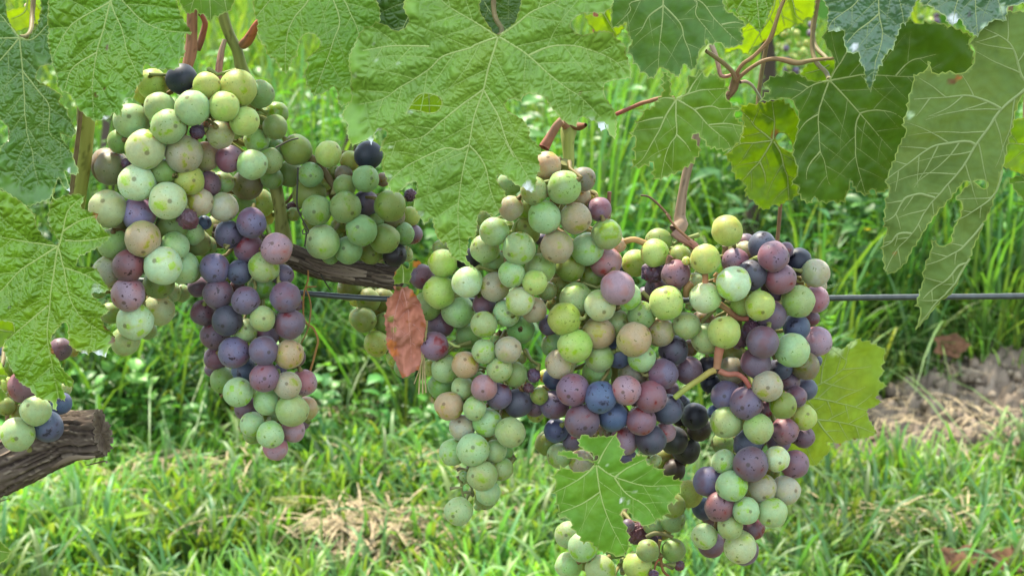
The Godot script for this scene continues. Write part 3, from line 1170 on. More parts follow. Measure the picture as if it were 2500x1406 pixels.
func alley_things() -> void:
	# dead leaves on the ground
	for e in [[0.605, -1.25, 0.036, "crumpled brown dead leaf lying in the grass at the bottom right, left of two"], [0.668, -1.245, 0.036, "crumpled brown dead leaf lying in the grass at the bottom right corner"], [0.815, -2.06, 0.035, "orange brown dead leaf standing on the soil heap"]]:
		var t := thing("dead_leaf", e[3], "dead leaf", "dead leaves on the ground", on_ground(e[0], e[1], 0.058 if e[1] > -1.9 else 0.075))
		var a := Acc.new()
		var ids := []
		for y in 15:
			for x in 15:
				var p := Vector2(x - 7, y - 7) / 7.0
				var w := 1.0 - 0.25 * absf(sin(p.angle() * 2.5))
				p *= w
				var h := 0.5 * absf(wave.get_noise_2d(p.x * 34 + e[0] * 300, p.y * 22)) + 0.35 * wave.get_noise_2d(p.x * 70, p.y * 60 + e[0] * 99) + 0.4 * p.x * p.x
				ids.append(a.add(Vector3(p.x, h, p.y * 0.7) * e[2], Vector3(-0.5 * p.x, 1, 0.3).normalized(), lin(0.26, 0.135, 0.075) * (0.5 + 1.0 * h)))
		for y in 14:
			for x in 14:
				if Vector2(x - 6.5, y - 6.5).length() < 7.6:
					a.quad(ids[y * 15 + x], ids[y * 15 + x + 1], ids[y * 15 + x + 16], ids[y * 15 + x + 15])
		part(t, "blade", a.mesh(), mats["leaf_dead"], Transform3D(Basis(Vector3.RIGHT, 0.5 if e[1] > -1.9 else 1.2), Vector3.ZERO))
	# a clover standing up in front of the tangle
	var cl := thing("clover_plant", "bright green three leaved clover standing in front of the dark tangled grass", "clover", "", on_ground(-0.285, -1.93))
	var st := Acc.new()
	st.tube(PackedVector3Array([Vector3.ZERO, Vector3(0.003, 0.06, 0), Vector3(0, 0.13, 0.01)]), PackedFloat32Array([0.001, 0.001, 0.0008]), 6, PackedColorArray([lin(0.14, 0.3, 0.06), lin(0.14, 0.3, 0.06), lin(0.14, 0.3, 0.06)]))
	part(cl, "stem", st.mesh(), mats["grass"])
	for h in [0.13, 0.085]:
		for k in 3:
			var a := Acc.new()
			var d := Vector3(cos(k * 2.1 + h * 20), 0.5, sin(k * 2.1 + h * 20)).normalized()
			leaf_patch(a, Vector3(0, h, 0.005), d, 0.034, 0.012, lin(0.24, 0.46, 0.10))
			part(cl, "leaflet", a.mesh(), mats["grass"])
	# foxtail seed heads
	for e in [[-0.215, -1.37, 0.12, 0.8, "bent pale green foxtail seed head at the bottom, right of the straw patch"], [-0.475, -1.36, 0.09, 0.25, "upright pale yellow foxtail seed head at the bottom left"], [0.155, -2.3, 0.62, 0.2, "tall tan grass seed head in the background right of the cane"], [-0.42, -2.4, 0.66, 0.15, "tall tan grass seed head in the bright background left of the central leaf"]]:
		var t := thing("foxtail_grass", e[4], "grass stalk", "grass stalks with seed heads", on_ground(e[0], e[1]))
		var a := Acc.new()
		var p := PackedVector3Array()
		for k in 9:
			var f := k / 8.0
			p.append(Vector3(-e[3] * 0.10 * f * f * f, e[2] * (f - 0.25 * e[3] * pow(f, 4.0)), 0.01 * f))
		a.tube(p, PackedFloat32Array([0.0009, 0.0009, 0.0009, 0.0009, 0.0009, 0.0008, 0.0008, 0.0008, 0.0007]), 5, PackedColorArray([lin(0.2, 0.3, 0.08), lin(0.2, 0.3, 0.08), lin(0.2, 0.3, 0.08), lin(0.2, 0.3, 0.08), lin(0.2, 0.3, 0.08), lin(0.2, 0.3, 0.08), lin(0.2, 0.3, 0.08), lin(0.2, 0.3, 0.08), lin(0.2, 0.3, 0.08)]))
		part(t, "stalk", a.mesh(), mats["grass"])
		var s := Acc.new()
		var tip := (p[8] - p[7]).normalized()
		for k in 150:
			var f := rng.randf()
			var d := (jit3(1).normalized() + tip * 0.8).normalized()
			var at := p[8] + tip * f * 0.045
			s.strip(PackedVector3Array([at, at + d * 0.004, at + d * 0.010 * (1.1 - f * 0.6)]), PackedFloat32Array([0.0006, 0.0007, 0.0001]), d.cross(Vector3.UP), lin(0.33, 0.36, 0.12), lin(0.42, 0.40, 0.20), 0.2)
		part(t, "seed_head", s.mesh(), mats["grass"])
	var b := thing("grass_blade", "long broad pale grass blade lying over the lawn at the bottom left", "grass blade", "", on_ground(-0.64, -1.37, 0.05))
	var ba := Acc.new()
	ba.strip(PackedVector3Array([Vector3(-0.06, -0.04, 0.02), Vector3(0, 0.0, 0), Vector3(0.05, 0.018, 0), Vector3(0.10, 0.030, 0), Vector3(0.15, 0.036, -0.01)]), PackedFloat32Array([0.006, 0.008, 0.008, 0.006, 0.0005]), Vector3(0.1, 1, 0.6), lin(0.22, 0.36, 0.14), lin(0.24, 0.38, 0.16), 0.3)
	part(b, "blade", ba.mesh(), mats["grass"])
	var y := thing("yellow_leaf", "small yellow leaf in the weeds under the upper left bunch", "leaf", "", on_ground(-0.635, -2.2, 0.13))
	var ya := Acc.new()
	leaf_patch(ya, Vector3.ZERO, Vector3(1, 0.2, 0.2).normalized(), 0.04, 0.013, lin(0.50, 0.36, 0.02))
	part(y, "blade", ya.mesh(), mats["grass"])
	for e in [[0.72, -2.35, 0.28, "tiny yellow flower in the weeds under the wire at the right"], [1.0, -2.5, 0.37, "tiny yellow flower in the weeds above the wire at the right edge"]]:
		var t := thing("yellow_flower", e[3], "flower", "yellow flowers among the weeds", on_ground(e[0], e[1]))
		var a := Acc.new()
		a.tube(PackedVector3Array([Vector3.ZERO, Vector3(0.01, e[2] * 0.5, 0), Vector3(0, e[2], 0)]), PackedFloat32Array([0.001, 0.001, 0.0008]), 5, PackedColorArray([lin(0.1, 0.25, 0.04), lin(0.1, 0.25, 0.04), lin(0.1, 0.25, 0.04)]))
		part(t, "stem", a.mesh(), mats["grass"])
		var f := Acc.new()
		for k in 6:
			leaf_patch(f, Vector3(0, e[2], 0), Vector3(cos(k * 1.05), 0.5, sin(k * 1.05)).normalized(), 0.008, 0.003, lin(0.75, 0.6, 0.02))
		part(t, "petals", f.mesh(), mats["grass"])


func next_row() -> void:
	var row := -2.45
	for e in [[-0.86, 0.020, "blurred dark vine trunk at the left of the next row"], [-0.33, 0.014, "blurred dark vine trunk in the middle of the next row"], [0.50, 0.015, "blurred dark vine trunk at the right of the next row, behind the large dark leaf"]]:
		var t := thing("grapevine", e[2], "vine", "vines of the next row", Vector3(e[0], 0, row))
		var p := PackedVector3Array()
		var rs := PackedFloat32Array()
		var cs := PackedColorArray()
		for k in 14:
			var f := k / 13.0
			p.append(Vector3(0.03 * sin(f * 5.0 + e[0] * 9), f * 0.80, 0.02 * cos(f * 4.0)))
			rs.append(e[1] * (1.25 - 0.4 * f + 0.15 * sin(k * 2.1)))
			cs.append(lin(0.075, 0.055, 0.042) * (0.8 + 0.4 * rng.randf()))
		var a := Acc.new()
		a.tube(p, rs, 12, cs)
		part(t, "trunk", a.mesh(), mats["bark"])
	var w := thing("trellis_wire", "blurred wire of the next vine row", "wire", "", Vector3(-2.5, 0.80, row))
	var wa := Acc.new()
	wa.tube(PackedVector3Array([Vector3.ZERO, Vector3(2.5, -0.01, 0), Vector3(5, 0, 0)]), PackedFloat32Array([0.0014, 0.0014, 0.0014]), 6, PackedColorArray([lin(0.1, 0.1, 0.1), lin(0.1, 0.1, 0.1), lin(0.1, 0.1, 0.1)]))
	part(w, "strand", wa.mesh(), mats["steel"])
	for e in [[0.561, 0.700, -2.38, "small blurred green bunch on the next row beside the forked side shoots", 52], [0.837, 0.755, -2.40, "small blurred bunch seen through the gap between the two blue green leaves", 40]]:
		var t := thing("grape_bunch", e[3], "grape bunch", "bunches of the next row", Vector3(e[0], e[1], e[2]))
		for k in e[4]:
			var f := rng.randf()
			var ang := rng.randf() * TAU
			var rad := 0.042 * (1.0 - 0.7 * f) * sqrt(rng.randf_range(0.4, 1.0))
			part(t, "grape", grape_meshes[k % 6], grape_mat("Y" if k % 3 else ("g" if k % 2 else "P")), Transform3D(Basis().scaled(Vector3.ONE * rng.randf_range(0.0058, 0.0076)), Vector3(cos(ang) * rad, -0.12 * f, sin(ang) * rad)))
	var blade := next_leaf()
	var spots := ["left of", "above", "right of"]
	for k in 34:
		var x := -1.15 + 2.4 * (k + 0.5) / 34.0 + jit(0.03)
		var where := Vector3(x, rng.randf_range(0.72, 0.96), row + jit(0.14))
		var near := 0
		for q in 3:
			if absf(x - [-0.86, -0.33, 0.50][q]) < absf(x - [-0.86, -0.33, 0.50][near]):
				near = q
		var o := MeshInstance3D.new()
		o.name = numbered(self, "far_vine_leaf")
		o.mesh = blade
		o.material_override = mats["leaf_plain"]
		add_child(o)
		o.transform = Transform3D(Basis(Vector3.UP, jit(1.0)) * Basis(Vector3.RIGHT, rng.randf_range(-0.9, 0.4)) * Basis(Vector3.BACK, jit(0.7)) * rng.randf_range(0.8, 1.3), where)
		o.set_meta("label", "blurred vine leaf of the next row near its %s trunk" % ["left", "middle", "right"][near])
		o.set_meta("category", "leaf")
		o.set_meta("group", "leaves of the next row by its %s trunk" % ["left", "middle", "right"][near])


func next_leaf() -> ArrayMesh:
	var a := Acc.new()
	var rim := 40
	var mid := a.add(Vector3.ZERO, Vector3.BACK, lin(0.12, 0.26, 0.04))
	var ids := []
	for ring in [0.5, 1.0]:
		for k in rim:
			var w := TAU * k / rim
			var lobes := 0.72 + 0.20 * cos(5.0 * (w + PI / 2)) + 0.05 * cos(17.0 * w) - 0.35 * exp(-pow((w - PI / 2) / 0.22, 2.0))
			var r: float = 0.062 * lerpf(0.72, lobes, ring) * ring
			ids.append(a.add(Vector3(cos(w) * r, sin(w) * r - 0.03, -4.0 * r * r + 0.004 * sin(w * 5.0)), Vector3(cos(w) * 0.3, sin(w) * 0.3, 0.9).normalized(), lin(0.085, 0.215, 0.03), Vector2(cos(w), sin(w)) * r * 20.0))
	for k in rim:
		a.tri(mid, ids[k], ids[(k + 1) % rim])
		a.quad(ids[k], ids[(k + 1) % rim], ids[rim + (k + 1) % rim], ids[rim + k])
	return a.mesh()


func leaves() -> void:
	var t: Node3D
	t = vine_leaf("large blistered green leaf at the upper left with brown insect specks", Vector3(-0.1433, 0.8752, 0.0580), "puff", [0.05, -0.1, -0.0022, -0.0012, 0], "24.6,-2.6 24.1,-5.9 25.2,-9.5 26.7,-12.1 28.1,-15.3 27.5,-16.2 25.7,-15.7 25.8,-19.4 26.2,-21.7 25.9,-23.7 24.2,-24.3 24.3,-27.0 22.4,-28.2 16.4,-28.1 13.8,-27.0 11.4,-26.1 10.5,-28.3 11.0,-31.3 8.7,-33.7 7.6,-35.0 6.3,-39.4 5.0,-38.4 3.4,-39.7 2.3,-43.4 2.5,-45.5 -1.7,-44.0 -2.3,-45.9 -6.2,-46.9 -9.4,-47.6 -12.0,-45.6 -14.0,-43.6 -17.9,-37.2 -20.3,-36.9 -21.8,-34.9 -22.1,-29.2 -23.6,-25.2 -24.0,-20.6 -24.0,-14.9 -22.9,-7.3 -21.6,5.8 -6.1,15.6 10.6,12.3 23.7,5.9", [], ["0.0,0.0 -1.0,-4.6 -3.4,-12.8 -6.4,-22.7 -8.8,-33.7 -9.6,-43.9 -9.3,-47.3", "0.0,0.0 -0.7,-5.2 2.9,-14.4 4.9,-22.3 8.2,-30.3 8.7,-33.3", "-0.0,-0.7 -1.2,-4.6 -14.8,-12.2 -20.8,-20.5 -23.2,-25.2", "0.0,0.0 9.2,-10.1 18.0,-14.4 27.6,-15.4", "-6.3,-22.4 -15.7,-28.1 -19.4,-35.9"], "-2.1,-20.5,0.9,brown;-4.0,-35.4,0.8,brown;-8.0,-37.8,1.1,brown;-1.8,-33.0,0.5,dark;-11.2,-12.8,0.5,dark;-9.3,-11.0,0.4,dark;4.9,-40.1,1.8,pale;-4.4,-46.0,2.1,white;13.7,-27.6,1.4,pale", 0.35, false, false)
	stem_on(t, "petiole", "-143.3,875.2,57.2 -142.3,876.7,48.0 -145.3,887.2,32.0 -139.3,930.2,26.0 -137.3,975.2,24.0", 0.95, 0.85, lin(0.16, 0.14, 0.055), lin(0.20, 0.09, 0.055), t.position)
	t = vine_leaf("dark bluish green leaf at the far left edge in front of the yellow green cane", Vector3(-0.1831, 0.8566, 0.0420), "blue", [0.25, -0.05, -0.002, -0.001, 0.001], "10.0,15.9 9.6,10.2 7.4,4.7 3.0,-0.3 0.2,0.3 -2.4,2.8 -4.1,8.6 -3.4,11.0 -4.3,15.7 -20.2,15.4 -25.8,-7.3 -17.9,-31.6 -10.3,-28.9 -7.9,-31.6 -6.3,-33.3 -6.9,-37.9 -9.8,-40.2 -11.5,-45.3 -13.4,-48.9 -14.9,-55.5 -10.5,-57.9 -8.2,-61.1 -2.0,-63.8 8.2,-60.1 12.0,-52.0 13.5,-55.3 16.5,-57.0 16.5,-55.2 15.6,-53.0 14.1,-49.3 16.6,-50.3 19.1,-50.8 20.1,-49.9 20.0,-48.3 18.5,-45.4 16.0,-40.8 13.4,-37.0 13.9,-35.2 18.1,-36.9 19.9,-35.3 20.0,-34.0 18.7,-30.2 17.3,-27.8 18.1,-26.2 16.2,-24.8 14.4,-22.8 16.5,-21.2 15.9,-20.2 13.4,-18.8 10.6,-17.5 7.0,-15.8 6.2,-14.1 7.4,-11.3 9.7,-9.9 12.7,-9.5 15.7,-7.7 18.2,-2.9 15.1,3.8 14.2,13.9 13.6,15.9", [], ["0.0,0.0 0.2,-5.3 0.4,-12.9 0.6,-23.9 0.5,-31.0 0.2,-34.9 1.5,-40.5 2.3,-48.7 3.5,-54.8", "0.0,0.0 5.2,-0.4 12.2,5.5 16.9,9.9", "0.0,0.0 -9.5,-0.4 -19.3,-0.9", "0.0,0.0 -7.0,8.2 -12.5,13.5", "0.0,0.0 -8.2,-8.2 -18.7,-17.6", "0.4,-12.2 6.0,-18.9 10.0,-24.8 9.1,-35.3 13.2,-39.5 15.8,-43.0"], "16.0,-56.3,1.1,white;15.9,-49.1,1.1,white", 0.35, false, false)
	stem_on(t, "petiole", "-183.1,856.6,41.2 -182.1,858.1,32.0 -185.1,868.6,16.0 -179.1,911.6,10.0 -177.1,956.6,8.0", 0.95, 0.85, lin(0.16, 0.14, 0.055), lin(0.20, 0.09, 0.055), t.position)
	t = vine_leaf("crinkled bright green leaf at the lower left with a dead brown lobe tip and a white wet shine painted on it", Vector3(-0.1691, 0.7813, 0.0600), "puff2", [0.05, -0.05, -0.0016, -0.0012, 0], "0.4,1.2 -0.7,4.6 -1.9,8.2 -2.4,12.5 -0.3,17.9 -0.2,19.4 0.8,22.2 1.2,21.0 0.4,18.8 1.1,18.1 3.5,19.5 9.0,20.1 11.5,19.2 9.9,14.7 15.9,12.3 15.2,9.9 18.1,7.1 20.5,3.8 17.8,1.3 12.8,-1.5 8.7,-3.3 7.4,-7.0 11.2,-6.9 14.8,-7.6 15.7,-9.2 17.6,-12.6 18.7,-16.0 17.3,-17.0 12.4,-17.3 14.1,-18.9 17.0,-21.4 19.0,-23.6 16.1,-25.8 15.1,-26.8 16.4,-30.3 18.7,-32.9 19.0,-36.7 16.3,-39.7 15.8,-42.3 13.1,-41.3 10.7,-40.0 9.1,-41.6 5.2,-39.4 2.9,-36.8 2.6,-29.7 1.1,-28.5 -1.6,-31.1 -4.0,-34.0 -4.7,-37.6 -3.7,-41.5 -2.2,-44.7 0.7,-48.3 3.2,-51.3 2.6,-54.3 0.7,-54.8 -3.0,-54.0 -1.3,-58.7 -1.8,-60.7 -5.2,-60.1 -4.7,-63.8 -6.2,-63.2 -7.2,-60.5 -11.8,-58.3 -15.2,-54.3 -17.9,-52.4 -19.0,-47.8 -21.5,-43.9 -23.4,-40.1 -23.3,-36.5 -20.2,-34.1 -18.4,-31.5 -18.8,-28.9 -27.9,-27.3 -33.5,-24.3 -30.3,18.0 -24.3,22.4 -16.8,21.3 -11.4,17.8 -6.0,13.0 -6.0,8.2 -4.4,3.6 -0.3,0.5", [], ["0.0,0.0 -1.7,-7.1 -4.5,-20.9 -6.3,-34.4 -5.6,-47.4 -4.9,-60.1", "0.0,0.0 -9.7,-6.0 -15.6,-9.9 -23.2,-17.6 -30.0,-21.6", "0.0,0.0 -9.2,1.1 -21.6,3.3 -28.0,3.4", "0.0,0.0 1.6,-8.9 3.6,-19.6 8.6,-28.4 18.5,-35.5", "0.3,0.0 2.5,6.4 5.0,13.8 10.7,18.6", "1.9,-8.3 8.6,-10.1 18.0,-15.7", "-5.3,-22.8 -12.7,-28.7 -22.4,-36.8", "2.5,5.8 8.5,9.5 15.3,11.7", "2.9,2.2 10.5,2.2 19.7,3.8"], "15.3,12.0,1.6,rust;17.0,-30.9,2.1,brown;18.4,-36.7,1.9,brown;12.5,-41.3,3.4,white;15.9,-41.3,1.5,white;7.6,-40.7,1.6,white;-4.3,-40.2,1.4,rust;14.3,-15.7,1.9,pale;-19.2,-23.2,0.6,dark", 0.35, false, false)
	stem_on(t, "petiole", "-169.1,781.3,59.2 -168.1,782.8,50.0 -171.1,793.3,34.0 -165.1,836.3,28.0 -163.1,881.3,26.0", 0.95, 0.85, lin(0.16, 0.14, 0.055), lin(0.20, 0.09, 0.055), t.position)
	t = vine_leaf("small smooth green leaf hanging over the reddish cane at the top left", Vector3(-0.1145, 0.8783, 0.0300), "mid", [0, -0.1, -0.003, -0.002, 0], "-9.8,-11.4 -8.7,-13.7 -7.1,-13.7 -5.5,-13.1 -4.6,-11.8 -4.0,-13.3 -3.2,-14.4 -2.0,-13.5 -0.6,-15.7 0.6,-17.2 1.4,-15.7 2.5,-14.3 3.6,-15.2 5.2,-13.7 6.8,-13.2 8.3,-12.7 9.7,-9.9 10.7,-7.3 8.8,2.1 0.9,0.4 -6.5,2.1 -11.3,-7.5", [], ["0.0,0.0 0.6,-8.6 0.6,-17.0", "0.0,0.0 -4.6,-6.4 -7.1,-13.5", "0.0,0.0 5.3,-6.4 6.8,-12.9"], "", 0.35, false, false)
	stem_on(t, "petiole", "-114.5,878.3,29.2 -113.5,879.8,20.0 -116.5,890.3,4.0 -110.5,933.3,-2.0 -108.5,978.3,-4.0", 0.95, 0.85, lin(0.16, 0.14, 0.055), lin(0.20, 0.09, 0.055), t.position)
	t = vine_leaf("light green leaf with a deep teardrop sinus left of the big central leaf", Vector3(-0.0718, 0.8813, 0.0340), "light", [-0.15, -0.1, -0.002, -0.001, 0], "-24.6,-9.7 -24.7,-14.1 -24.2,-18.0 -23.2,-18.3 -23.5,-23.1 -21.7,-27.3 -20.6,-27.9 -20.3,-30.6 -18.5,-32.5 -17.6,-32.3 -15.9,-35.8 -13.3,-38.7 -12.3,-37.1 -10.1,-32.2 -8.5,-31.9 -8.3,-29.2 -7.5,-25.6 -5.6,-23.7 -3.5,-23.4 -1.1,-24.5 0.2,-26.9 -1.2,-29.0 -4.3,-31.7 -6.5,-33.5 -4.7,-34.6 -6.0,-37.1 -7.3,-39.6 -5.8,-40.3 -6.0,-42.9 -4.7,-43.7 -4.4,-45.4 -3.3,-47.1 -0.5,-46.4 2.3,-44.9 4.7,-43.1 5.6,-45.6 5.6,-49.6 7.1,-51.2 8.8,-50.3 14.0,-47.9 22.0,-29.7 22.2,-14.5 17.9,-2.5 0.6,0.3 -17.9,0.7 -23.4,-5.2", [], ["0.0,0.0 -4.4,-11.3 -9.7,-17.8 -12.6,-25.0 -13.7,-38.3", "0.0,0.0 8.7,-11.4 10.8,-15.9 13.9,-23.5 14.3,-32.6", "0.0,0.0 6.8,-17.3 4.9,-25.8 2.3,-33.0 -1.0,-40.9 -3.3,-47.0", "0.0,0.0 -15.1,-8.2 -23.5,-17.1"], "", 0.35, false, false)
	stem_on(t, "petiole", "-71.8,881.3,33.2 -70.8,882.8,24.0 -73.8,893.3,8.0 -67.8,936.3,2.0 -65.8,981.3,0.0", 0.95, 0.85, lin(0.16, 0.14, 0.055), lin(0.20, 0.09, 0.055), t.position)
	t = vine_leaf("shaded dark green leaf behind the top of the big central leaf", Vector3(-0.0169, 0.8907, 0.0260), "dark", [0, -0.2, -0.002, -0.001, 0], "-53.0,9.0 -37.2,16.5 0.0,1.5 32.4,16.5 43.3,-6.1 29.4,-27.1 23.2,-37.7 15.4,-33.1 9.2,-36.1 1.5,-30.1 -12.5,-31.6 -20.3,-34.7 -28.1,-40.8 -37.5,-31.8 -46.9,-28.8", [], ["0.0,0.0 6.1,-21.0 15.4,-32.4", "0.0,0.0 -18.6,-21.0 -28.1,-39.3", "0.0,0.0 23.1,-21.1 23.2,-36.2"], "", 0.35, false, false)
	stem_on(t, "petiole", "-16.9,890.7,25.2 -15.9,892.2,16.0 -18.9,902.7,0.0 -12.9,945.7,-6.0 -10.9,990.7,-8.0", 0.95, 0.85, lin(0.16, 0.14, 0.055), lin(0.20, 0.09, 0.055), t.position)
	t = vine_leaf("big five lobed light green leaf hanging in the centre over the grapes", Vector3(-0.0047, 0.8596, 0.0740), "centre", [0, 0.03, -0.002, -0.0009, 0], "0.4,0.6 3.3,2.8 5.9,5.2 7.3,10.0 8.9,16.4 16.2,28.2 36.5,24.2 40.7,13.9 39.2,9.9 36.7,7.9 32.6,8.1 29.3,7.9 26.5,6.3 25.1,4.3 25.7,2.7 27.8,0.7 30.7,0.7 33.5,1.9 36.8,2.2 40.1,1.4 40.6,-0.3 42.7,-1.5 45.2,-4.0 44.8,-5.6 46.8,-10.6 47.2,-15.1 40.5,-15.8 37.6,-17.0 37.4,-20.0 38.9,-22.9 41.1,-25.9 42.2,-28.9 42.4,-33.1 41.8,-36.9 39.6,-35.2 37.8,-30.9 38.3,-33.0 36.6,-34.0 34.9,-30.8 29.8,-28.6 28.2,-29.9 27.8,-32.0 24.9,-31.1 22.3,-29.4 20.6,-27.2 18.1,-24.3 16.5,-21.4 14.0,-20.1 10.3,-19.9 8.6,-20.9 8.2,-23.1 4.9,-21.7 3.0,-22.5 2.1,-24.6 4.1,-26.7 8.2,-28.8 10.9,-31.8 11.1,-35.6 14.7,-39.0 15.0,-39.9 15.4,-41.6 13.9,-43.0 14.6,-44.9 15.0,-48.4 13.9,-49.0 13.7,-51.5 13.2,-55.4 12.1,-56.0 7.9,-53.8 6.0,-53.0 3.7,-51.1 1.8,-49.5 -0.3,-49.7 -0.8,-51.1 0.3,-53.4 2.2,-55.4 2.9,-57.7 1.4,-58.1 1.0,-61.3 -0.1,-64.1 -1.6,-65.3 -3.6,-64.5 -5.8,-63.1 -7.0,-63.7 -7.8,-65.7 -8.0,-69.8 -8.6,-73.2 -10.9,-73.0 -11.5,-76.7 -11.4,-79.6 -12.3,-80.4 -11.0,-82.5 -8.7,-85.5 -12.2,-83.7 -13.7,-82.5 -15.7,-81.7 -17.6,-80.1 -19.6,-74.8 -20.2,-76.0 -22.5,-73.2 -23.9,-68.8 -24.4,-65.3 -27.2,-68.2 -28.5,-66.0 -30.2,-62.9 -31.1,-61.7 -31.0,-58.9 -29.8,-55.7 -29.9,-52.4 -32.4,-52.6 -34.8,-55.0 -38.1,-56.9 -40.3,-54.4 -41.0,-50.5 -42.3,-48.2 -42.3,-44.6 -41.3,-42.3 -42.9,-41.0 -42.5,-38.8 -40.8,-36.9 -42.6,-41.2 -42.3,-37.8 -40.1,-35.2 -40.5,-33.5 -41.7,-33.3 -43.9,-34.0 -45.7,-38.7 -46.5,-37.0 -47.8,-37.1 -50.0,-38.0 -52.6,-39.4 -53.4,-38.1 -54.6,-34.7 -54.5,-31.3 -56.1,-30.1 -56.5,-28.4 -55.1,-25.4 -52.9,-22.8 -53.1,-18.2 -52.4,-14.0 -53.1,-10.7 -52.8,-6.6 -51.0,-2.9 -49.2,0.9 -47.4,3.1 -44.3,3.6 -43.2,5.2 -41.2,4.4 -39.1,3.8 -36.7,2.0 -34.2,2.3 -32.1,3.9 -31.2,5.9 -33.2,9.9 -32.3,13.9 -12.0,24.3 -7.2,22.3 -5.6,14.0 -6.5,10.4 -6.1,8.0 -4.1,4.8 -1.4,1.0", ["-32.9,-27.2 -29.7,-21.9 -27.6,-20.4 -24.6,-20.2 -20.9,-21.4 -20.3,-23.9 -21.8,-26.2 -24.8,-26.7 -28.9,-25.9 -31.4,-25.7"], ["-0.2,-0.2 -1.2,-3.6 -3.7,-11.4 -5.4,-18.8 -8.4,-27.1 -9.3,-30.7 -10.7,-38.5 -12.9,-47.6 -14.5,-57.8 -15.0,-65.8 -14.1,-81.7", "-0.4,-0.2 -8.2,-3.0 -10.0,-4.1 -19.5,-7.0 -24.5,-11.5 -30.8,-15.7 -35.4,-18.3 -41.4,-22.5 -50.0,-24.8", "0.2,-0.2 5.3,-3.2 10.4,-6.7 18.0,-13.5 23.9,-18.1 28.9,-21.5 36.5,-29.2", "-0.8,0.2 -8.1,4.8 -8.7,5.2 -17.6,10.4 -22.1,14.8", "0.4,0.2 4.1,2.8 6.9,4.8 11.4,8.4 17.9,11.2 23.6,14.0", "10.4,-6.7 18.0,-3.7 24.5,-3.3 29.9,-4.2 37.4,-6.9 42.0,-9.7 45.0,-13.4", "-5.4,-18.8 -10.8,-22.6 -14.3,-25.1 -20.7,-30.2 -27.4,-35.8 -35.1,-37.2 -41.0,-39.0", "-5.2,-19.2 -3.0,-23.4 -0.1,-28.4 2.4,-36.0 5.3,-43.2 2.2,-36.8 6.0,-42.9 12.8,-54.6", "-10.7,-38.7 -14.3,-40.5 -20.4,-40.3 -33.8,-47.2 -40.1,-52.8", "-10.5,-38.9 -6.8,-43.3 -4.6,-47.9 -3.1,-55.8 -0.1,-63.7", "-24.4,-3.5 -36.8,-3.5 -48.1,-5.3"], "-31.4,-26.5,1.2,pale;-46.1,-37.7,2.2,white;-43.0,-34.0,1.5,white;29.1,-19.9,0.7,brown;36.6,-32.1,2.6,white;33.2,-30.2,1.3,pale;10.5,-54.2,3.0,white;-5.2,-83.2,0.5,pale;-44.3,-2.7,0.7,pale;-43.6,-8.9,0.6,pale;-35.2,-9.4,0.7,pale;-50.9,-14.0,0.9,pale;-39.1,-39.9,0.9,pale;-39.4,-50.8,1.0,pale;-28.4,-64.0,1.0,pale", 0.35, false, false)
	stem_on(t, "petiole", "-4.7,859.6,73.2 -3.7,861.1,64.0 -6.7,871.6,48.0 -0.7,914.6,42.0 1.3,959.6,40.0", 0.95, 0.85, lin(0.16, 0.14, 0.055), lin(0.20, 0.09, 0.055), t.position)
	t = vine_leaf("smooth dark green leaf at the top right of the central leaf", Vector3(0.0553, 0.8721, 0.0480), "smooth", [0.08, -0.1, -0.0015, -0.0008, 0], "-19.1,-4.0 -19.2,-9.3 -18.7,-11.8 -16.2,-11.4 -13.3,-9.6 -13.7,-12.1 -11.8,-15.6 -11.1,-15.9 -13.4,-20.6 -11.0,-21.6 -11.2,-24.5 -9.2,-24.8 -8.4,-27.7 -5.9,-28.0 -5.5,-29.8 -3.0,-29.8 -2.0,-28.3 -0.9,-25.8 1.2,-26.5 4.5,-28.8 6.0,-29.4 7.3,-25.8 8.0,-24.3 10.2,-26.8 12.3,-26.1 13.0,-22.2 13.6,-19.0 15.7,-17.6 15.7,-15.3 16.4,-16.8 17.9,-17.6 19.7,-16.5 21.5,-17.2 22.2,-18.6 25.8,-18.3 29.0,-17.5 29.7,-15.1 28.2,-11.5 30.3,-10.8 29.5,-8.7 27.0,-7.3 25.5,-5.6 23.0,-5.2 21.8,-1.3 21.0,5.6 4.5,12.6 0.4,0.7 -13.2,9.0 -18.5,2.0", [], ["0.0,0.0 -0.3,-8.4 -1.1,-18.0 -1.4,-26.9", "-0.2,-3.5 -5.2,-7.1 -7.6,-11.7 -10.1,-14.5", "0.0,-3.2 6.3,-9.8 7.8,-15.1 9.7,-19.7 10.9,-25.7", "0.0,0.0 11.5,-1.4 11.9,-6.6 16.7,-12.6 19.3,-16.5", "0.0,0.0 12.6,-1.4 19.1,-8.4 26.1,-15.1 29.4,-16.8", "0.0,0.0 -11.6,-2.2 -12.0,-5.3 -16.9,-10.3", "21.3,-10.1 26.3,-9.2 29.9,-10.1"], "16.1,-16.5,0.4,pale;20.0,-16.8,0.4,pale", 0.35, false, false)
	stem_on(t, "petiole", "55.3,872.1,47.2 56.3,873.6,38.0 53.3,884.1,22.0 59.3,927.1,16.0 61.3,972.1,14.0", 0.95, 0.85, lin(0.16, 0.14, 0.055), lin(0.20, 0.09, 0.055), t.position)
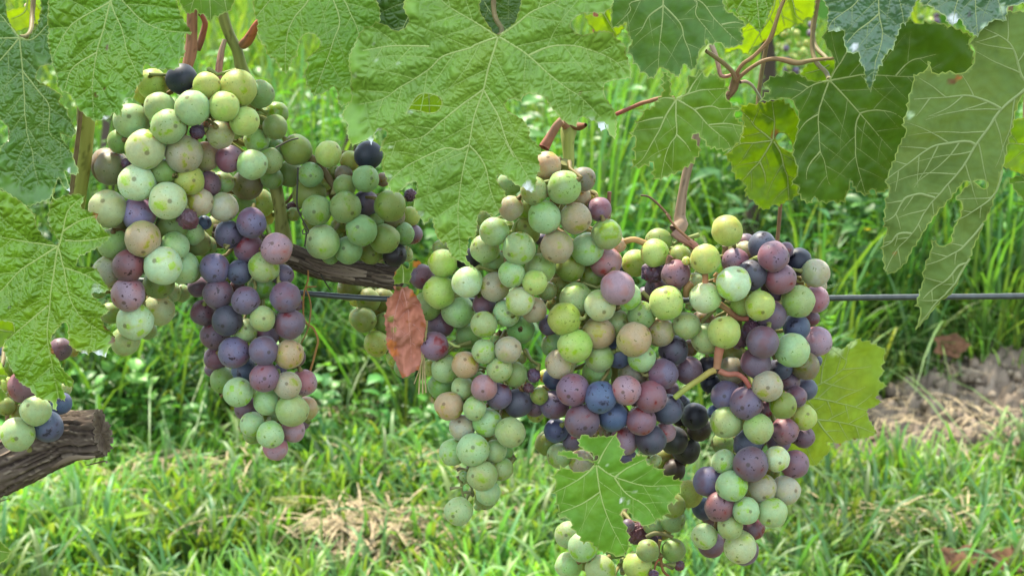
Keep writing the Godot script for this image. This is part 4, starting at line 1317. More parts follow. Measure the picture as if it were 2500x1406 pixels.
	t = vine_leaf("yellow green leaf glowing in the backlight behind the thin brown cane", Vector3(0.1047, 0.8798, 0.0060), "yellow", [0, 0.1, -0.002, -0.001, 0], "-13.7,-22.6 -11.8,-21.1 -10.0,-19.1 -5.1,-11.4 -2.6,-1.9 0.4,0.4 5.9,-1.9 15.9,-5.7 15.0,-13.0 15.0,-15.3 14.5,-18.7 11.8,-18.7 11.1,-20.7 6.9,-21.4 5.8,-23.4 4.6,-22.6 1.6,-24.9 -1.0,-26.9 -4.0,-28.1 -6.2,-29.6 -8.9,-30.8 -9.9,-33.2 -12.3,-32.8 -14.0,-30.8 -15.5,-31.2 -19.7,-32.8 -20.2,-30.5 -16.4,-29.7 -13.0,-27.7", [], ["0.0,0.0 0.7,-11.4 3.4,-21.8", "0.0,0.0 5.8,-11.4 7.7,-17.2 11.4,-19.9", "0.0,0.0 -1.7,-15.2 -6.5,-25.3 -10.0,-31.6"], "-7.7,-31.2,1.1,brown;-4.0,-28.1,1.0,brown", 0.35, false, false)
	stem_on(t, "petiole", "104.7,879.8,5.2 105.7,881.3,-4.0 102.7,891.8,-20.0 108.7,934.8,-26.0 110.7,979.8,-28.0", 0.95, 0.85, lin(0.16, 0.14, 0.055), lin(0.20, 0.09, 0.055), t.position)
	t = vine_leaf("small blistered leaf lying over the yellow backlit leaf at the top", Vector3(0.0912, 0.8753, 0.0320), "puff2", [0, -0.1, -0.002, -0.001, 0], "-11.7,-0.0 -11.3,-5.4 -10.4,-9.4 -7.5,-8.3 -6.3,-11.6 -3.8,-11.9 -1.9,-14.1 0.4,-16.3 2.3,-17.7 4.1,-14.1 5.1,-12.3 6.1,-9.0 7.2,-5.4 7.4,-0.0 0.4,0.4", [], ["0.0,0.0 1.3,-9.0 2.3,-17.4", "0.0,0.0 -4.3,-5.4 -7.1,-9.7", "0.0,0.0 3.8,-5.4 5.5,-10.8"], "", 0.35, false, false)
	stem_on(t, "petiole", "91.2,875.3,31.2 92.2,876.8,22.0 89.2,887.3,6.0 95.2,930.3,0.0 97.2,975.3,-2.0", 0.95, 0.85, lin(0.16, 0.14, 0.055), lin(0.20, 0.09, 0.055), t.position)
	t = vine_leaf("mid green toothed leaf with a red leaf stalk right of the central leaf", Vector3(0.0601, 0.8355, 0.0550), "mid", [0.05, -0.02, -0.0022, -0.0012, 0], "-1.1,0.6 -1.7,2.7 -1.6,5.5 -1.9,7.6 -3.1,9.9 -5.5,10.3 -5.9,7.5 -5.4,2.3 -6.5,0.7 -7.7,-1.0 -8.9,-2.6 -10.5,-3.4 -13.7,-4.3 -12.4,-6.3 -15.2,-8.0 -14.4,-10.4 -17.0,-12.5 -16.5,-14.5 -14.3,-14.9 -16.0,-18.7 -14.6,-20.5 -15.7,-22.4 -16.3,-26.0 -13.2,-26.1 -9.2,-25.0 -7.8,-23.5 -8.7,-27.3 -8.2,-29.8 -6.6,-29.8 -4.9,-30.6 -2.1,-29.3 0.3,-28.4 3.1,-26.7 5.1,-25.5 7.5,-24.2 9.1,-21.3 9.9,-18.8 8.0,-15.1 6.5,-12.9 8.8,-13.9 11.4,-17.2 13.1,-18.6 15.5,-18.8 18.0,-19.7 21.3,-18.9 24.5,-16.4 24.0,-15.4 25.6,-14.4 25.1,-12.3 26.3,-10.3 25.0,-8.6 23.1,-7.4 24.5,-7.0 21.6,-6.0 23.2,-4.5 23.8,-3.3 22.3,-2.5 20.6,-1.7 18.1,1.6 19.5,2.8 19.2,4.8 17.8,5.8 17.5,7.4 15.5,8.0 14.6,10.4 12.2,9.6 10.2,8.4 10.5,11.2 8.1,10.8 5.4,8.4 4.1,8.8 3.8,7.2 3.5,3.6 2.3,1.5 0.7,0.3", [], ["0.0,0.0 0.1,-6.6 0.5,-13.1 -1.7,-16.4 -3.2,-21.0 -4.6,-29.7", "0.0,-0.3 -3.6,-6.2 -5.9,-11.5 -8.2,-15.7 -11.7,-22.3 -15.7,-25.7", "0.1,-0.1 6.9,-4.1 12.3,-9.8 19.1,-15.5 20.8,-18.4", "0.3,0.1 4.3,1.8 8.7,3.2 13.2,3.6 17.6,3.8", "6.9,-4.1 9.3,-3.1 13.5,-2.7 16.6,-3.7 22.7,-3.5", "0.5,-13.1 4.0,-16.4 5.9,-19.3", "-0.5,0.1 -4.5,0.3 -7.3,-0.9", "12.3,-9.6 19.3,-9.2 25.4,-10.3", "4.3,1.8 6.2,5.6 9.7,10.4", "-4.6,-6.8 -9.2,-7.5 -14.8,-9.2"], "-5.6,-21.0,0.7,pale;5.2,-14.3,0.3,pale", 0.9, false, false)
	stem_on(t, "petiole", "40.0,827.1,33.0 44.9,829.8,36.5 49.0,832.1,40.0 51.3,833.2,43.5 53.5,834.4,47.0 57.1,835.5,50.5 59.3,835.6,54.0", 0.78, 0.78, lin(0.30, 0.08, 0.07), lin(0.28, 0.17, 0.08), t.position)
	t = vine_leaf("yellowish green leaf with a pale hole beside its stalk, under the toothed leaf", Vector3(0.1034, 0.8142, 0.0140), "glowdark", [0, 0.05, -0.0015, -0.001, 0], "-13.0,12.0 -13.9,14.2 -10.1,15.0 -6.2,15.5 0.7,16.4 3.3,16.8 7.5,12.9 10.7,9.3 12.1,0.5 11.7,-8.4 10.4,-15.2 11.7,-22.1 9.1,-24.3 6.1,-25.7 4.4,-27.1 1.2,-26.2 0.4,-28.0 -2.2,-28.5 -4.4,-28.0 -5.4,-26.2 -8.2,-23.9 -10.0,-23.0 -10.3,-17.9 -11.3,-16.6 -13.9,-16.1 -15.8,-12.5 -15.5,-11.2 -17.3,-8.5 -19.2,-6.2 -15.8,-3.1 -13.4,0.5 -11.8,4.9", ["1.1,0.8 1.6,2.3 2.7,3.0 4.9,2.7 6.3,1.0 7.8,-1.3 8.0,-4.8 4.8,-3.5 2.5,-1.9"], ["0.0,0.0 -3.4,2.7 -7.0,5.4 -9.4,8.5 -12.7,11.5", "0.0,0.0 -6.7,-1.0 -12.8,-1.6 -18.3,-5.8", "-0.2,-0.4 -4.6,-8.9 -7.9,-12.5 -11.3,-16.6", "0.5,-0.4 3.6,-5.3 5.2,-11.1 6.8,-15.2 7.8,-24.3", "0.2,0.5 0.5,6.7 -0.3,11.6 -0.9,15.1", "-4.4,-8.9 -2.4,-13.4 -1.9,-17.5"], "0.9,3.2,1.7,brown;0.1,1.4,0.7,brown", 0.8, false, false)
	stem_on(t, "petiole", "103.4,814.2,13.2 104.4,815.7,4.0 101.4,826.2,-12.0 107.4,869.2,-18.0 109.4,914.2,-20.0", 0.95, 0.85, lin(0.16, 0.14, 0.055), lin(0.20, 0.09, 0.055), t.position)
	t = vine_leaf("large smooth dark green leaf seen against the light with pale forked veins", Vector3(0.1213, 0.8397, 0.0300), "backlit", [0, 0.08, -0.0008, -0.0008, 0], "-0.2,-0.1 0.5,2.1 1.5,5.8 0.9,7.9 -1.8,11.9 -4.3,16.2 -2.3,20.1 6.3,26.1 22.7,26.1 32.5,21.4 34.1,22.6 41.7,21.6 48.1,19.5 53.8,16.7 52.4,13.8 54.8,10.9 55.3,5.6 56.2,1.4 48.9,-11.1 31.0,-27.8 29.7,-33.8 27.0,-39.8 26.6,-42.8 25.2,-44.3 23.8,-44.3 21.7,-45.5 19.9,-42.8 19.4,-44.7 17.3,-45.8 13.8,-44.3 10.8,-39.7 12.3,-43.5 10.3,-44.3 10.1,-48.5 7.3,-49.2 3.5,-48.3 2.5,-49.2 -0.5,-48.5 -2.7,-46.0 -3.1,-48.5 -5.6,-48.8 -7.9,-47.3 -9.4,-44.6 -9.8,-41.2 -12.0,-41.6 -12.1,-39.7 -10.4,-35.5 -10.8,-32.9 -12.5,-29.2 -12.5,-26.2 -11.4,-21.4 -11.0,-14.4 -12.1,-11.2 -15.0,-7.2 -20.0,-7.6 -26.5,-8.5 -26.7,-8.4 -24.6,-4.6 -22.6,-3.8 -24.9,-2.5 -25.2,-1.3 -22.9,1.6 -17.6,2.5 -17.5,3.7 -14.0,3.3 -11.5,2.5 -6.8,0.0 -0.6,-0.5", [], ["0.0,0.0 -0.7,-2.9 -2.1,-7.9 -3.1,-13.3 -2.3,-21.0 -1.6,-27.7 0.3,-31.8 2.0,-38.9 3.3,-41.2", "0.2,-0.2 5.6,-5.4 9.4,-9.4 12.8,-13.0 18.5,-19.2 21.7,-22.6 26.6,-27.6", "-0.2,-0.2 -4.4,-1.3 -7.8,-2.9 -11.2,-5.4 -14.6,-7.7", "0.2,-0.2 6.4,1.0 12.5,2.1 17.5,1.9 25.4,1.4 32.1,1.1 41.4,0.7", "0.4,0.2 2.0,3.7 5.7,10.3 8.9,18.0 10.5,24.1", "-3.1,-13.3 -7.3,-15.9 -9.6,-18.8 -11.5,-22.1", "12.8,-13.0 11.8,-15.9 11.7,-20.3 12.2,-25.5 12.8,-31.1 15.6,-39.7 17.6,-45.1", "12.8,-12.8 16.1,-11.9 20.1,-11.7 25.6,-12.7 29.8,-15.3", "-1.6,-27.7 -4.4,-31.4 -6.3,-35.2 -6.4,-38.9", "25.4,1.6 30.4,7.0 34.9,8.4 40.2,9.8", "-7.8,-2.9 -10.7,-1.4 -12.2,-0.7"], "-11.3,-1.9,0.3,pale;2.2,-11.3,0.2,pale", 0.7, false, false)
	stem_on(t, "petiole", "121.3,839.7,29.2 122.3,841.2,20.0 119.3,851.7,4.0 125.3,894.7,-2.0 127.3,939.7,-4.0", 0.95, 0.85, lin(0.16, 0.14, 0.055), lin(0.20, 0.09, 0.055), t.position)
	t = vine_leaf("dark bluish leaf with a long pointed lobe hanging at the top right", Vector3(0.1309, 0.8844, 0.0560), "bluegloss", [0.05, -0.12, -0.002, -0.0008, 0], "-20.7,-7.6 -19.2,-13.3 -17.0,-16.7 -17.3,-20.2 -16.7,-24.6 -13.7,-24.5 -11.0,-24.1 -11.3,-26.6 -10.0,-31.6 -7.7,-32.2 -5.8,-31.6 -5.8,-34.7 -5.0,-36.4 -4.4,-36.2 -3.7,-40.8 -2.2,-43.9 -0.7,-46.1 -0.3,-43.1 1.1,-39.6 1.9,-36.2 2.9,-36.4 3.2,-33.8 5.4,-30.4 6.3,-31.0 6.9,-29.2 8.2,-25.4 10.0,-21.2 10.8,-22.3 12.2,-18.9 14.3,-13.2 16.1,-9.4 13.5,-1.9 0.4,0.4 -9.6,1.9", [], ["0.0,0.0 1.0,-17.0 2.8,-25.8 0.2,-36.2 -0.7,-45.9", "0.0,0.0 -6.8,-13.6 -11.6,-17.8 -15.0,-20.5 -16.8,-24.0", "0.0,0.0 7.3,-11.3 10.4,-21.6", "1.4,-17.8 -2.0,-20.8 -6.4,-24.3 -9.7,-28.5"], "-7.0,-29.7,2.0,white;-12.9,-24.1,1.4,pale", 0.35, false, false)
	stem_on(t, "petiole", "130.9,884.4,55.2 131.9,885.9,46.0 128.9,896.4,30.0 134.9,939.4,24.0 136.9,984.4,22.0", 0.95, 0.85, lin(0.16, 0.14, 0.055), lin(0.20, 0.09, 0.055), t.position)
	t = vine_leaf("blue green leaf with a dead tip and its silvery wet shine painted on, at the top right corner", Vector3(0.1638, 0.8846, 0.0620), "bluegloss", [0, -0.1, -0.002, -0.0008, 0], "-19.2,-10.9 -19.1,-13.9 -17.9,-15.0 -14.9,-15.4 -11.7,-17.6 -9.4,-19.5 -9.9,-20.3 -6.9,-22.3 -4.4,-19.5 -2.7,-23.3 2.1,-26.1 3.5,-23.3 6.8,-20.6 8.7,-19.9 11.1,-20.6 12.5,-20.3 12.8,-15.4 15.9,-15.0 18.2,-14.3 20.3,-9.4 13.5,-0.0 0.4,0.4 -15.0,-3.7", [], ["0.0,0.0 1.0,-13.1 2.1,-25.9", "0.0,0.0 -5.1,-13.1 -6.9,-22.1", "0.0,0.0 8.3,-11.2 11.5,-20.3", "0.0,0.0 -12.8,-11.2 -16.4,-15.0"], "-7.1,-19.5,2.9,white;-1.2,-18.2,1.1,dark;10.9,-16.1,1.6,pale;4.2,-22.3,1.1,pale", 0.35, false, false)
	stem_on(t, "petiole", "163.8,884.6,61.2 164.8,886.1,52.0 161.8,896.6,36.0 167.8,939.6,30.0 169.8,984.6,28.0", 0.95, 0.85, lin(0.16, 0.14, 0.055), lin(0.20, 0.09, 0.055), t.position)
	t = vine_leaf("large hanging leaf at the right edge showing its matt underside and raised veins", Vector3(0.1863, 0.8406, 0.0660), "under", [0.28, -0.05, -0.0012, -0.001, 0.0008], "1.4,27.2 -11.4,27.0 -18.4,20.6 -20.4,16.7 -22.5,15.0 -19.9,13.9 -19.4,11.2 -19.8,7.6 -23.5,4.6 -26.1,4.9 -27.0,5.4 -29.4,4.9 -31.3,4.1 -33.0,5.6 -33.3,8.0 -34.4,8.5 -34.7,5.6 -36.7,4.3 -39.0,3.6 -39.1,0.6 -40.4,-3.9 -41.2,-7.5 -40.5,-9.5 -41.9,-12.4 -42.5,-14.9 -40.7,-17.2 -42.9,-22.7 -43.9,-26.0 -45.5,-31.9 -47.1,-36.2 -47.0,-36.5 -45.1,-38.8 -46.9,-42.8 -46.4,-44.1 -47.3,-50.0 -46.9,-53.5 -45.2,-54.3 -46.9,-62.1 -45.6,-63.4 -45.4,-69.8 -44.0,-71.9 -41.0,-71.2 -37.2,-67.3 -35.9,-63.1 -33.9,-57.1 -32.2,-53.4 -28.2,-47.8 -23.9,-41.4 -21.1,-36.5 -19.2,-34.4 -18.0,-34.8 -19.9,-36.8 -22.4,-40.5 -22.3,-41.8 -20.4,-42.8 -20.6,-48.7 -22.3,-51.9 -23.1,-55.1 -22.7,-57.7 -27.0,-59.3 -27.9,-57.2 -29.9,-57.1 -30.0,-61.8 -30.9,-65.5 -31.7,-70.5 -31.2,-74.6 -33.0,-80.3 -33.7,-83.6 -31.7,-84.0 -31.9,-88.2 -32.7,-93.0 -31.2,-91.4 -26.9,-84.5 -23.2,-80.1 -21.0,-78.1 -19.7,-73.8 -18.4,-70.1 -16.1,-64.9 -14.1,-59.4 -11.9,-52.6 -10.1,-45.9 -8.9,-37.1 -7.8,-29.8 -7.3,-27.4 -5.6,-20.1 -4.4,-11.2 -3.3,-4.8 -1.7,-1.6 2.1,-3.9 7.7,4.1 6.8,19.6", ["-17.1,-34.3 -14.0,-33.7 -12.3,-35.2 -13.6,-36.9"], ["-0.1,1.2 -2.8,-1.3 -9.7,-8.6 -13.6,-15.2 -17.0,-21.0 -20.9,-28.9 -26.3,-37.4 -30.1,-43.1 -35.8,-53.2 -41.2,-62.6 -44.7,-71.1", "-9.3,-7.8 -12.4,-6.0 -17.2,-4.1 -21.6,-3.3 -28.2,-4.2 -38.5,-5.4", "-17.3,-21.0 -18.9,-20.1 -21.8,-20.0 -25.8,-21.0 -31.0,-22.5 -36.3,-26.8 -41.7,-31.3 -46.8,-35.7", "-29.4,-41.5 -32.2,-40.8 -35.0,-40.3 -39.3,-41.9 -41.2,-44.7 -43.3,-48.8 -46.8,-51.3", "-36.9,-55.3 -38.5,-55.0 -41.7,-55.9 -43.4,-59.6 -46.7,-62.1", "-7.8,-29.8 -9.5,-38.5 -14.6,-44.0 -17.9,-47.2 -22.1,-50.1", "-11.7,-50.4 -15.6,-56.4 -20.4,-60.7 -25.4,-64.2 -30.8,-67.3", "-16.4,-65.4 -19.5,-66.5 -22.4,-70.3 -26.1,-74.7 -31.0,-80.2", "-15.8,-63.6 -19.9,-72.0 -24.1,-79.2 -28.5,-85.1 -32.6,-92.0", "-0.1,1.6 -3.1,3.8 -5.7,11.6 -8.1,15.8 -11.8,18.4 -16.6,20.7"], "-26.3,1.5,1.5,brown;-24.1,3.0,1.0,rust;-41.5,-64.0,0.6,rust;-44.7,-71.1,0.5,brown;-39.7,-11.1,1.3,pale", 0.5, true, false)
	stem_on(t, "petiole", "186.3,840.6,65.2 187.3,842.1,56.0 184.3,852.6,40.0 190.3,895.6,34.0 192.3,940.6,32.0", 0.95, 0.85, lin(0.16, 0.14, 0.055), lin(0.20, 0.09, 0.055), t.position)
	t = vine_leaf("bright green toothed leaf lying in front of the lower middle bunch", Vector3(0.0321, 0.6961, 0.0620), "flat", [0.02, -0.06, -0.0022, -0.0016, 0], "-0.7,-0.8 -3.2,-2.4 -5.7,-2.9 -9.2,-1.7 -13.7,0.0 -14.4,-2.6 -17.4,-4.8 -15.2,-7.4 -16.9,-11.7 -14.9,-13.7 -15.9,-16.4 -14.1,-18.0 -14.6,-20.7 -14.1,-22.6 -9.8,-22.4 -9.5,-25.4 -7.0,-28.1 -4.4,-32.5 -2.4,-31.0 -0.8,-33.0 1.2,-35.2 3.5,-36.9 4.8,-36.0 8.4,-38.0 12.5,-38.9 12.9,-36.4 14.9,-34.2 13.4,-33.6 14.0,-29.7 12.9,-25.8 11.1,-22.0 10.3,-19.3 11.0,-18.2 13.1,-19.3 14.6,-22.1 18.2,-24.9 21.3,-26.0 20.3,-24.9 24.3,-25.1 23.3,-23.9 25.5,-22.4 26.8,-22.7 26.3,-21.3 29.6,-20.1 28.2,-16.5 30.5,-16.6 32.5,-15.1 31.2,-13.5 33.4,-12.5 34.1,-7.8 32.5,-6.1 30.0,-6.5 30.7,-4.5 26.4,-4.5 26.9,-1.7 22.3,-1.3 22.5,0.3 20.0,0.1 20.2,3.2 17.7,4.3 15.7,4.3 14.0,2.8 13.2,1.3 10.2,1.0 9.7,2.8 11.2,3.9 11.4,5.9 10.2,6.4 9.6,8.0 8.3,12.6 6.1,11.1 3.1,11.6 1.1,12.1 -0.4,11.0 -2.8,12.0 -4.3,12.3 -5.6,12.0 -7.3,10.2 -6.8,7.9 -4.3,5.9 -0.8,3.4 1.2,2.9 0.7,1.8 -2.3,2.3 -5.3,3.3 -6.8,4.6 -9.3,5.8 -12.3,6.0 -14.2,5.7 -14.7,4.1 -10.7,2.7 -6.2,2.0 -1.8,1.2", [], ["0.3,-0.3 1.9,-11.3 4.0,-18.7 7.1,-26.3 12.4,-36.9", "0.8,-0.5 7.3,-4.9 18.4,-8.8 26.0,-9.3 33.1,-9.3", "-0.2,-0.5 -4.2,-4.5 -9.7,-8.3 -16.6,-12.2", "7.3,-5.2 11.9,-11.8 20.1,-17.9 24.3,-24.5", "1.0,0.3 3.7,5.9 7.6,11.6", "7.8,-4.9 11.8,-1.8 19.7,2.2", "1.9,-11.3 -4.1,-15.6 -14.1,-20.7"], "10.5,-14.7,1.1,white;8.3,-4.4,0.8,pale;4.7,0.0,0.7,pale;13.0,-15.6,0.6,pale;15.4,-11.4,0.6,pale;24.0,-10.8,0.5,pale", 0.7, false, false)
	stem_on(t, "petiole", "32.1,696.1,61.2 33.1,697.6,52.0 30.1,708.1,36.0 36.1,751.1,30.0 38.1,796.1,28.0", 0.95, 0.85, lin(0.16, 0.14, 0.055), lin(0.20, 0.09, 0.055), t.position)
	t = vine_leaf("pale yellow green leaf with toothed edge standing out behind the right bunch", Vector3(0.1122, 0.6999, -0.0060), "lime", [-0.12, 0, -0.001, -0.001, 0], "14.6,24.0 20.2,21.9 25.3,22.2 29.5,21.0 32.7,24.1 37.3,25.9 37.9,23.8 41.6,24.5 42.2,22.6 44.8,22.5 45.8,21.0 48.9,19.9 49.8,17.5 48.7,16.2 49.5,13.3 47.5,11.8 49.5,9.6 48.2,8.3 46.4,6.5 50.6,3.3 48.5,2.1 46.7,1.2 47.3,-0.7 45.5,-2.0 49.0,-4.4 45.8,-6.8 42.5,-7.6 43.2,-11.0 45.9,-15.5 47.8,-18.6 43.3,-20.2 40.0,-20.5 32.9,-22.0 31.6,-23.8 29.1,-22.2 24.8,-21.4 27.4,-24.0 25.7,-27.4 22.1,-31.1 21.3,-32.6 17.5,-31.8 12.5,-28.1 5.3,-22.8 -0.8,-1.9 1.8,1.8 8.2,12.8", [], ["0.0,-0.5 11.4,-7.6 19.0,-9.7 30.4,-12.3 40.1,-15.6 47.1,-18.6", "0.0,0.0 15.7,0.0 25.1,-1.7 33.7,-4.6 43.0,-8.1", "-0.0,0.5 10.9,3.3 20.0,5.7 30.0,11.7 31.5,18.6 33.2,23.6", "19.5,-10.0 22.5,-14.5 28.6,-21.7", "20.5,6.1 21.1,13.1 23.1,20.4"], "47.0,-18.3,0.6,brown;31.1,-23.3,0.6,rust;37.6,-20.8,0.8,brown;26.8,20.7,3.6,pale;33.2,23.1,2.4,pale", 0.4, true, false)
	stem_on(t, "petiole", "112.2,699.9,-6.8 113.2,701.4,-16.0 110.2,711.9,-32.0 116.2,754.9,-38.0 118.2,799.9,-40.0", 0.95, 0.85, lin(0.16, 0.14, 0.055), lin(0.20, 0.09, 0.055), t.position)
	t = vine_leaf("small yellow green leaf seen through the hole of the central leaf", Vector3(-0.0317, 0.8388, 0.0360), "yellow", [0, 0, -0.002, -0.002, 0], "-7.0,-0.8 -0.8,1.5 7.0,0.8 10.0,-5.4 6.8,-13.2 -1.0,-14.8 -8.7,-11.7 -9.4,-5.4", [], ["0.0,0.0 0.6,-13.2", "0.0,0.0 6.9,-8.5"], "", 0.35, false, false)
	stem_on(t, "petiole", "-31.7,838.8,35.2 -30.7,840.3,26.0 -33.7,850.8,10.0 -27.7,893.8,4.0 -25.7,938.8,2.0", 0.95, 0.85, lin(0.16, 0.14, 0.055), lin(0.20, 0.09, 0.055), t.position)
	t = vine_leaf("bright yellow green leaf in the gap at the top left corner", Vector3(-0.1880, 0.8716, 0.0120), "yellow", [0, 0, -0.002, -0.002, 0], "-9.4,-7.5 -6.4,-6.2 -1.5,-5.0 -0.5,0.4 0.8,0.4 3.2,-4.6 4.7,-6.8 3.2,-13.3 -1.2,-13.6 -5.7,-15.1 -9.1,-12.2", [], ["0.0,0.0 -2.0,-7.1 -7.4,-10.0", "0.0,0.0 1.3,-6.4 1.9,-12.2"], "", 0.35, false, false)
	stem_on(t, "petiole", "-196.2,865.4,-10.0 -191.5,863.1,0.5 -186.0,859.0,11.0", 1.08, 1.08, lin(0.28, 0.20, 0.15), lin(0.22, 0.15, 0.11), t.position)
	t = vine_leaf("narrow yellow leaf between the central leaf and the smooth dark leaf", Vector3(0.0345, 0.8670, 0.0200), "yellow", [0, 0, -0.002, -0.002, 0], "-7.5,-2.2 -1.5,-4.1 0.8,-2.2 3.2,0.7 4.6,-6.7 6.6,-7.8 9.6,-6.2 8.9,-8.6 7.8,-10.1 5.7,-12.2 2.4,-9.7 -2.1,-10.1 -5.2,-7.1", [], ["0.0,-1.5 3.1,-6.7 5.9,-11.2"], "", 0.5, false, false)
	stem_on(t, "petiole", "34.5,867.0,19.2 35.5,868.5,10.0 32.5,879.0,-6.0 38.5,922.0,-12.0 40.5,967.0,-14.0", 0.95, 0.85, lin(0.16, 0.14, 0.055), lin(0.20, 0.09, 0.055), t.position)
	t = vine_leaf("small yellow green leaf peeping out left of the large dark leaf under the cane", Vector3(0.1264, 0.8430, 0.0040), "yellowish", [0, 0, -0.002, -0.002, 0], "-11.8,-3.9 -8.6,0.4 -3.5,1.7 1.6,2.6 3.9,-0.0 3.0,-6.9 -0.1,-6.9 -6.5,-7.3", [], ["0.0,0.0 -4.2,-2.1 -9.3,-3.4"], "", 0.5, false, false)
	stem_on(t, "petiole", "126.4,843.0,3.2 127.4,844.5,-6.0 124.4,855.0,-22.0 130.4,898.0,-28.0 132.4,943.0,-30.0", 0.95, 0.85, lin(0.16, 0.14, 0.055), lin(0.20, 0.09, 0.055), t.position)
	t = vine_leaf("yellow green leaf cut by the right edge behind the hanging underside leaf", Vector3(0.2271, 0.8055, -0.0250), "yellowish", [0, 0, -0.002, -0.002, 0], "-24.3,5.1 -16.3,12.1 -1.1,13.8 13.4,6.9 11.7,-12.4 -2.1,-14.1 -12.8,-10.6 -21.6,-7.2", [], ["0.0,0.0 -13.9,1.7 -22.3,1.6", "0.0,0.0 -9.7,-7.0"], "", 0.35, false, false)
	stem_on(t, "petiole", "227.1,805.5,-25.8 228.1,807.0,-35.0 225.1,817.5,-51.0 231.1,860.5,-57.0 233.1,905.5,-59.0", 0.95, 0.85, lin(0.16, 0.14, 0.055), lin(0.20, 0.09, 0.055), t.position)
	t = vine_leaf("small dark green toothed leaf cut by the right edge", Vector3(0.2307, 0.7919, -0.0220), "mid", [0, 0, -0.002, -0.002, 0], "-21.5,1.6 -17.3,2.0 -8.9,3.5 3.2,3.5 8.0,-10.6 -5.9,-10.6 -13.0,-8.9 -17.7,-4.0", [], ["0.0,0.0 -17.1,-1.0"], "", 0.8, false, false)
	stem_on(t, "petiole", "230.7,791.9,-22.8 231.7,793.4,-32.0 228.7,803.9,-48.0 234.7,846.9,-54.0 236.7,891.9,-56.0", 0.95, 0.85, lin(0.16, 0.14, 0.055), lin(0.20, 0.09, 0.055), t.position)
	t = vine_leaf("bright green leaf cut by the left edge below the crinkled leaf stem", Vector3(-0.2035, 0.7466, 0.0480), "yellowish", [0, 0, -0.002, -0.002, 0], "-2.9,3.6 9.7,3.9 12.3,0.7 10.9,-4.2 5.6,-8.3 -3.9,-8.3", [], ["0.0,0.0 10.8,-1.7"], "", 0.35, false, false)
	stem_on(t, "petiole", "-203.5,746.6,47.2 -202.5,748.1,38.0 -205.5,758.6,22.0 -199.5,801.6,16.0 -197.5,846.6,14.0", 0.95, 0.85, lin(0.16, 0.14, 0.055), lin(0.20, 0.09, 0.055), t.position)
	t = vine_leaf("pale speckled leaf fragment at the left edge over the lower left bunch", Vector3(-0.2039, 0.7261, 0.0440), "yellowish", [0, 0, -0.002, -0.002, 0], "-1.2,7.6 4.2,6.8 5.3,3.0 6.4,-0.0 5.6,-2.3 3.5,-1.9 2.1,-4.6 4.5,-6.9 5.4,-9.1 2.6,-11.0 -2.8,-10.0", [], ["0.0,0.0 5.8,-0.4", "-0.1,-0.8 5.1,-8.5"], "4.4,4.5,1.8,pale;5.7,-1.9,0.5,rust", 0.35, false, false)
	stem_on(t, "petiole", "-203.9,726.1,43.2 -202.9,727.6,34.0 -205.9,738.1,18.0 -199.9,781.1,12.0 -197.9,826.1,10.0", 0.95, 0.85, lin(0.16, 0.14, 0.055), lin(0.20, 0.09, 0.055), t.position)
	t = vine_leaf("small green leaf at the bottom left corner", Vector3(-0.2183, 0.6468, 0.0300), "mid", [0, 0, -0.002, -0.002, 0], "-2.8,7.2 7.0,3.6 11.0,-1.0 9.7,-4.1 6.2,-6.5 -4.5,-11.1", [], ["0.0,0.0 9.9,-1.9"], "", 0.35, false, false)
	stem_on(t, "petiole", "-218.3,646.8,29.2 -217.3,648.3,20.0 -220.3,658.8,4.0 -214.3,701.8,-2.0 -212.3,746.8,-4.0", 0.95, 0.85, lin(0.16, 0.14, 0.055), lin(0.20, 0.09, 0.055), t.position)
	t = vine_leaf("crumpled reddish pink dead leaf hanging below the old wood", Vector3(-0.0430, 0.7589, 0.0300), "red", [0.1, -0.05, -0.016, -0.0022, 0.004], "-3.8,0.3 -3.6,-2.2 -6.2,-4.5 -7.3,-7.1 -6.5,-9.4 -8.0,-11.9 -7.5,-14.9 -7.1,-19.2 -7.4,-24.0 -6.4,-27.2 -4.1,-29.3 -2.3,-34.0 -0.7,-36.5 1.8,-35.0 6.0,-34.3 7.1,-32.1 7.0,-26.2 8.8,-17.4 9.3,-14.8 8.5,-11.3 6.5,-5.6 4.1,-1.2 2.1,0.7 -0.8,0.8", [], ["0.0,0.0 2.3,-12.8 2.8,-30.5", "0.0,0.0 -3.6,-12.9 -3.8,-26.0"], "-4.8,-13.0,1.6,olive;-3.7,-17.2,1.3,olive;-5.1,-23.8,2.4,orange;-3.9,-26.9,2.0,orange;-0.7,-35.4,1.6,rust;6.0,-33.3,1.6,rust;4.1,-2.5,1.6,orange;-1.7,-0.5,1.4,olive;8.0,-15.2,1.4,rust;2.3,-13.7,1.0,rust", 0.35, false, true)
	stem_on(t, "dry_stalk", "-33.8,745.4,34.0 -34.9,738.2,33.0 -36.1,729.3,32.0 -36.9,722.4,31.0 -37.5,713.9,30.0", 0.43, 0.36, lin(0.30, 0.25, 0.10), lin(0.42, 0.33, 0.17), t.position)
	stem_on(t, "dry_stalk", "-33.6,745.4,34.0 -34.5,736.0,32.7 -35.6,726.9,31.3 -36.0,714.1,30.0", 0.40, 0.33, lin(0.30, 0.25, 0.10), lin(0.42, 0.33, 0.17), t.position)
	stem_on(t, "dry_stalk", "-33.9,742.8,34.0 -34.8,733.8,32.7 -35.0,724.7,31.3 -34.6,714.6,30.0", 0.40, 0.33, lin(0.30, 0.25, 0.10), lin(0.42, 0.33, 0.17), t.position)
	stem_on(t, "dry_stalk", "-35.1,731.6,34.0 -36.8,725.5,32.7 -38.2,721.6,31.3 -39.3,718.3,30.0", 0.29, 0.24, lin(0.30, 0.25, 0.10), lin(0.42, 0.33, 0.17), t.position)
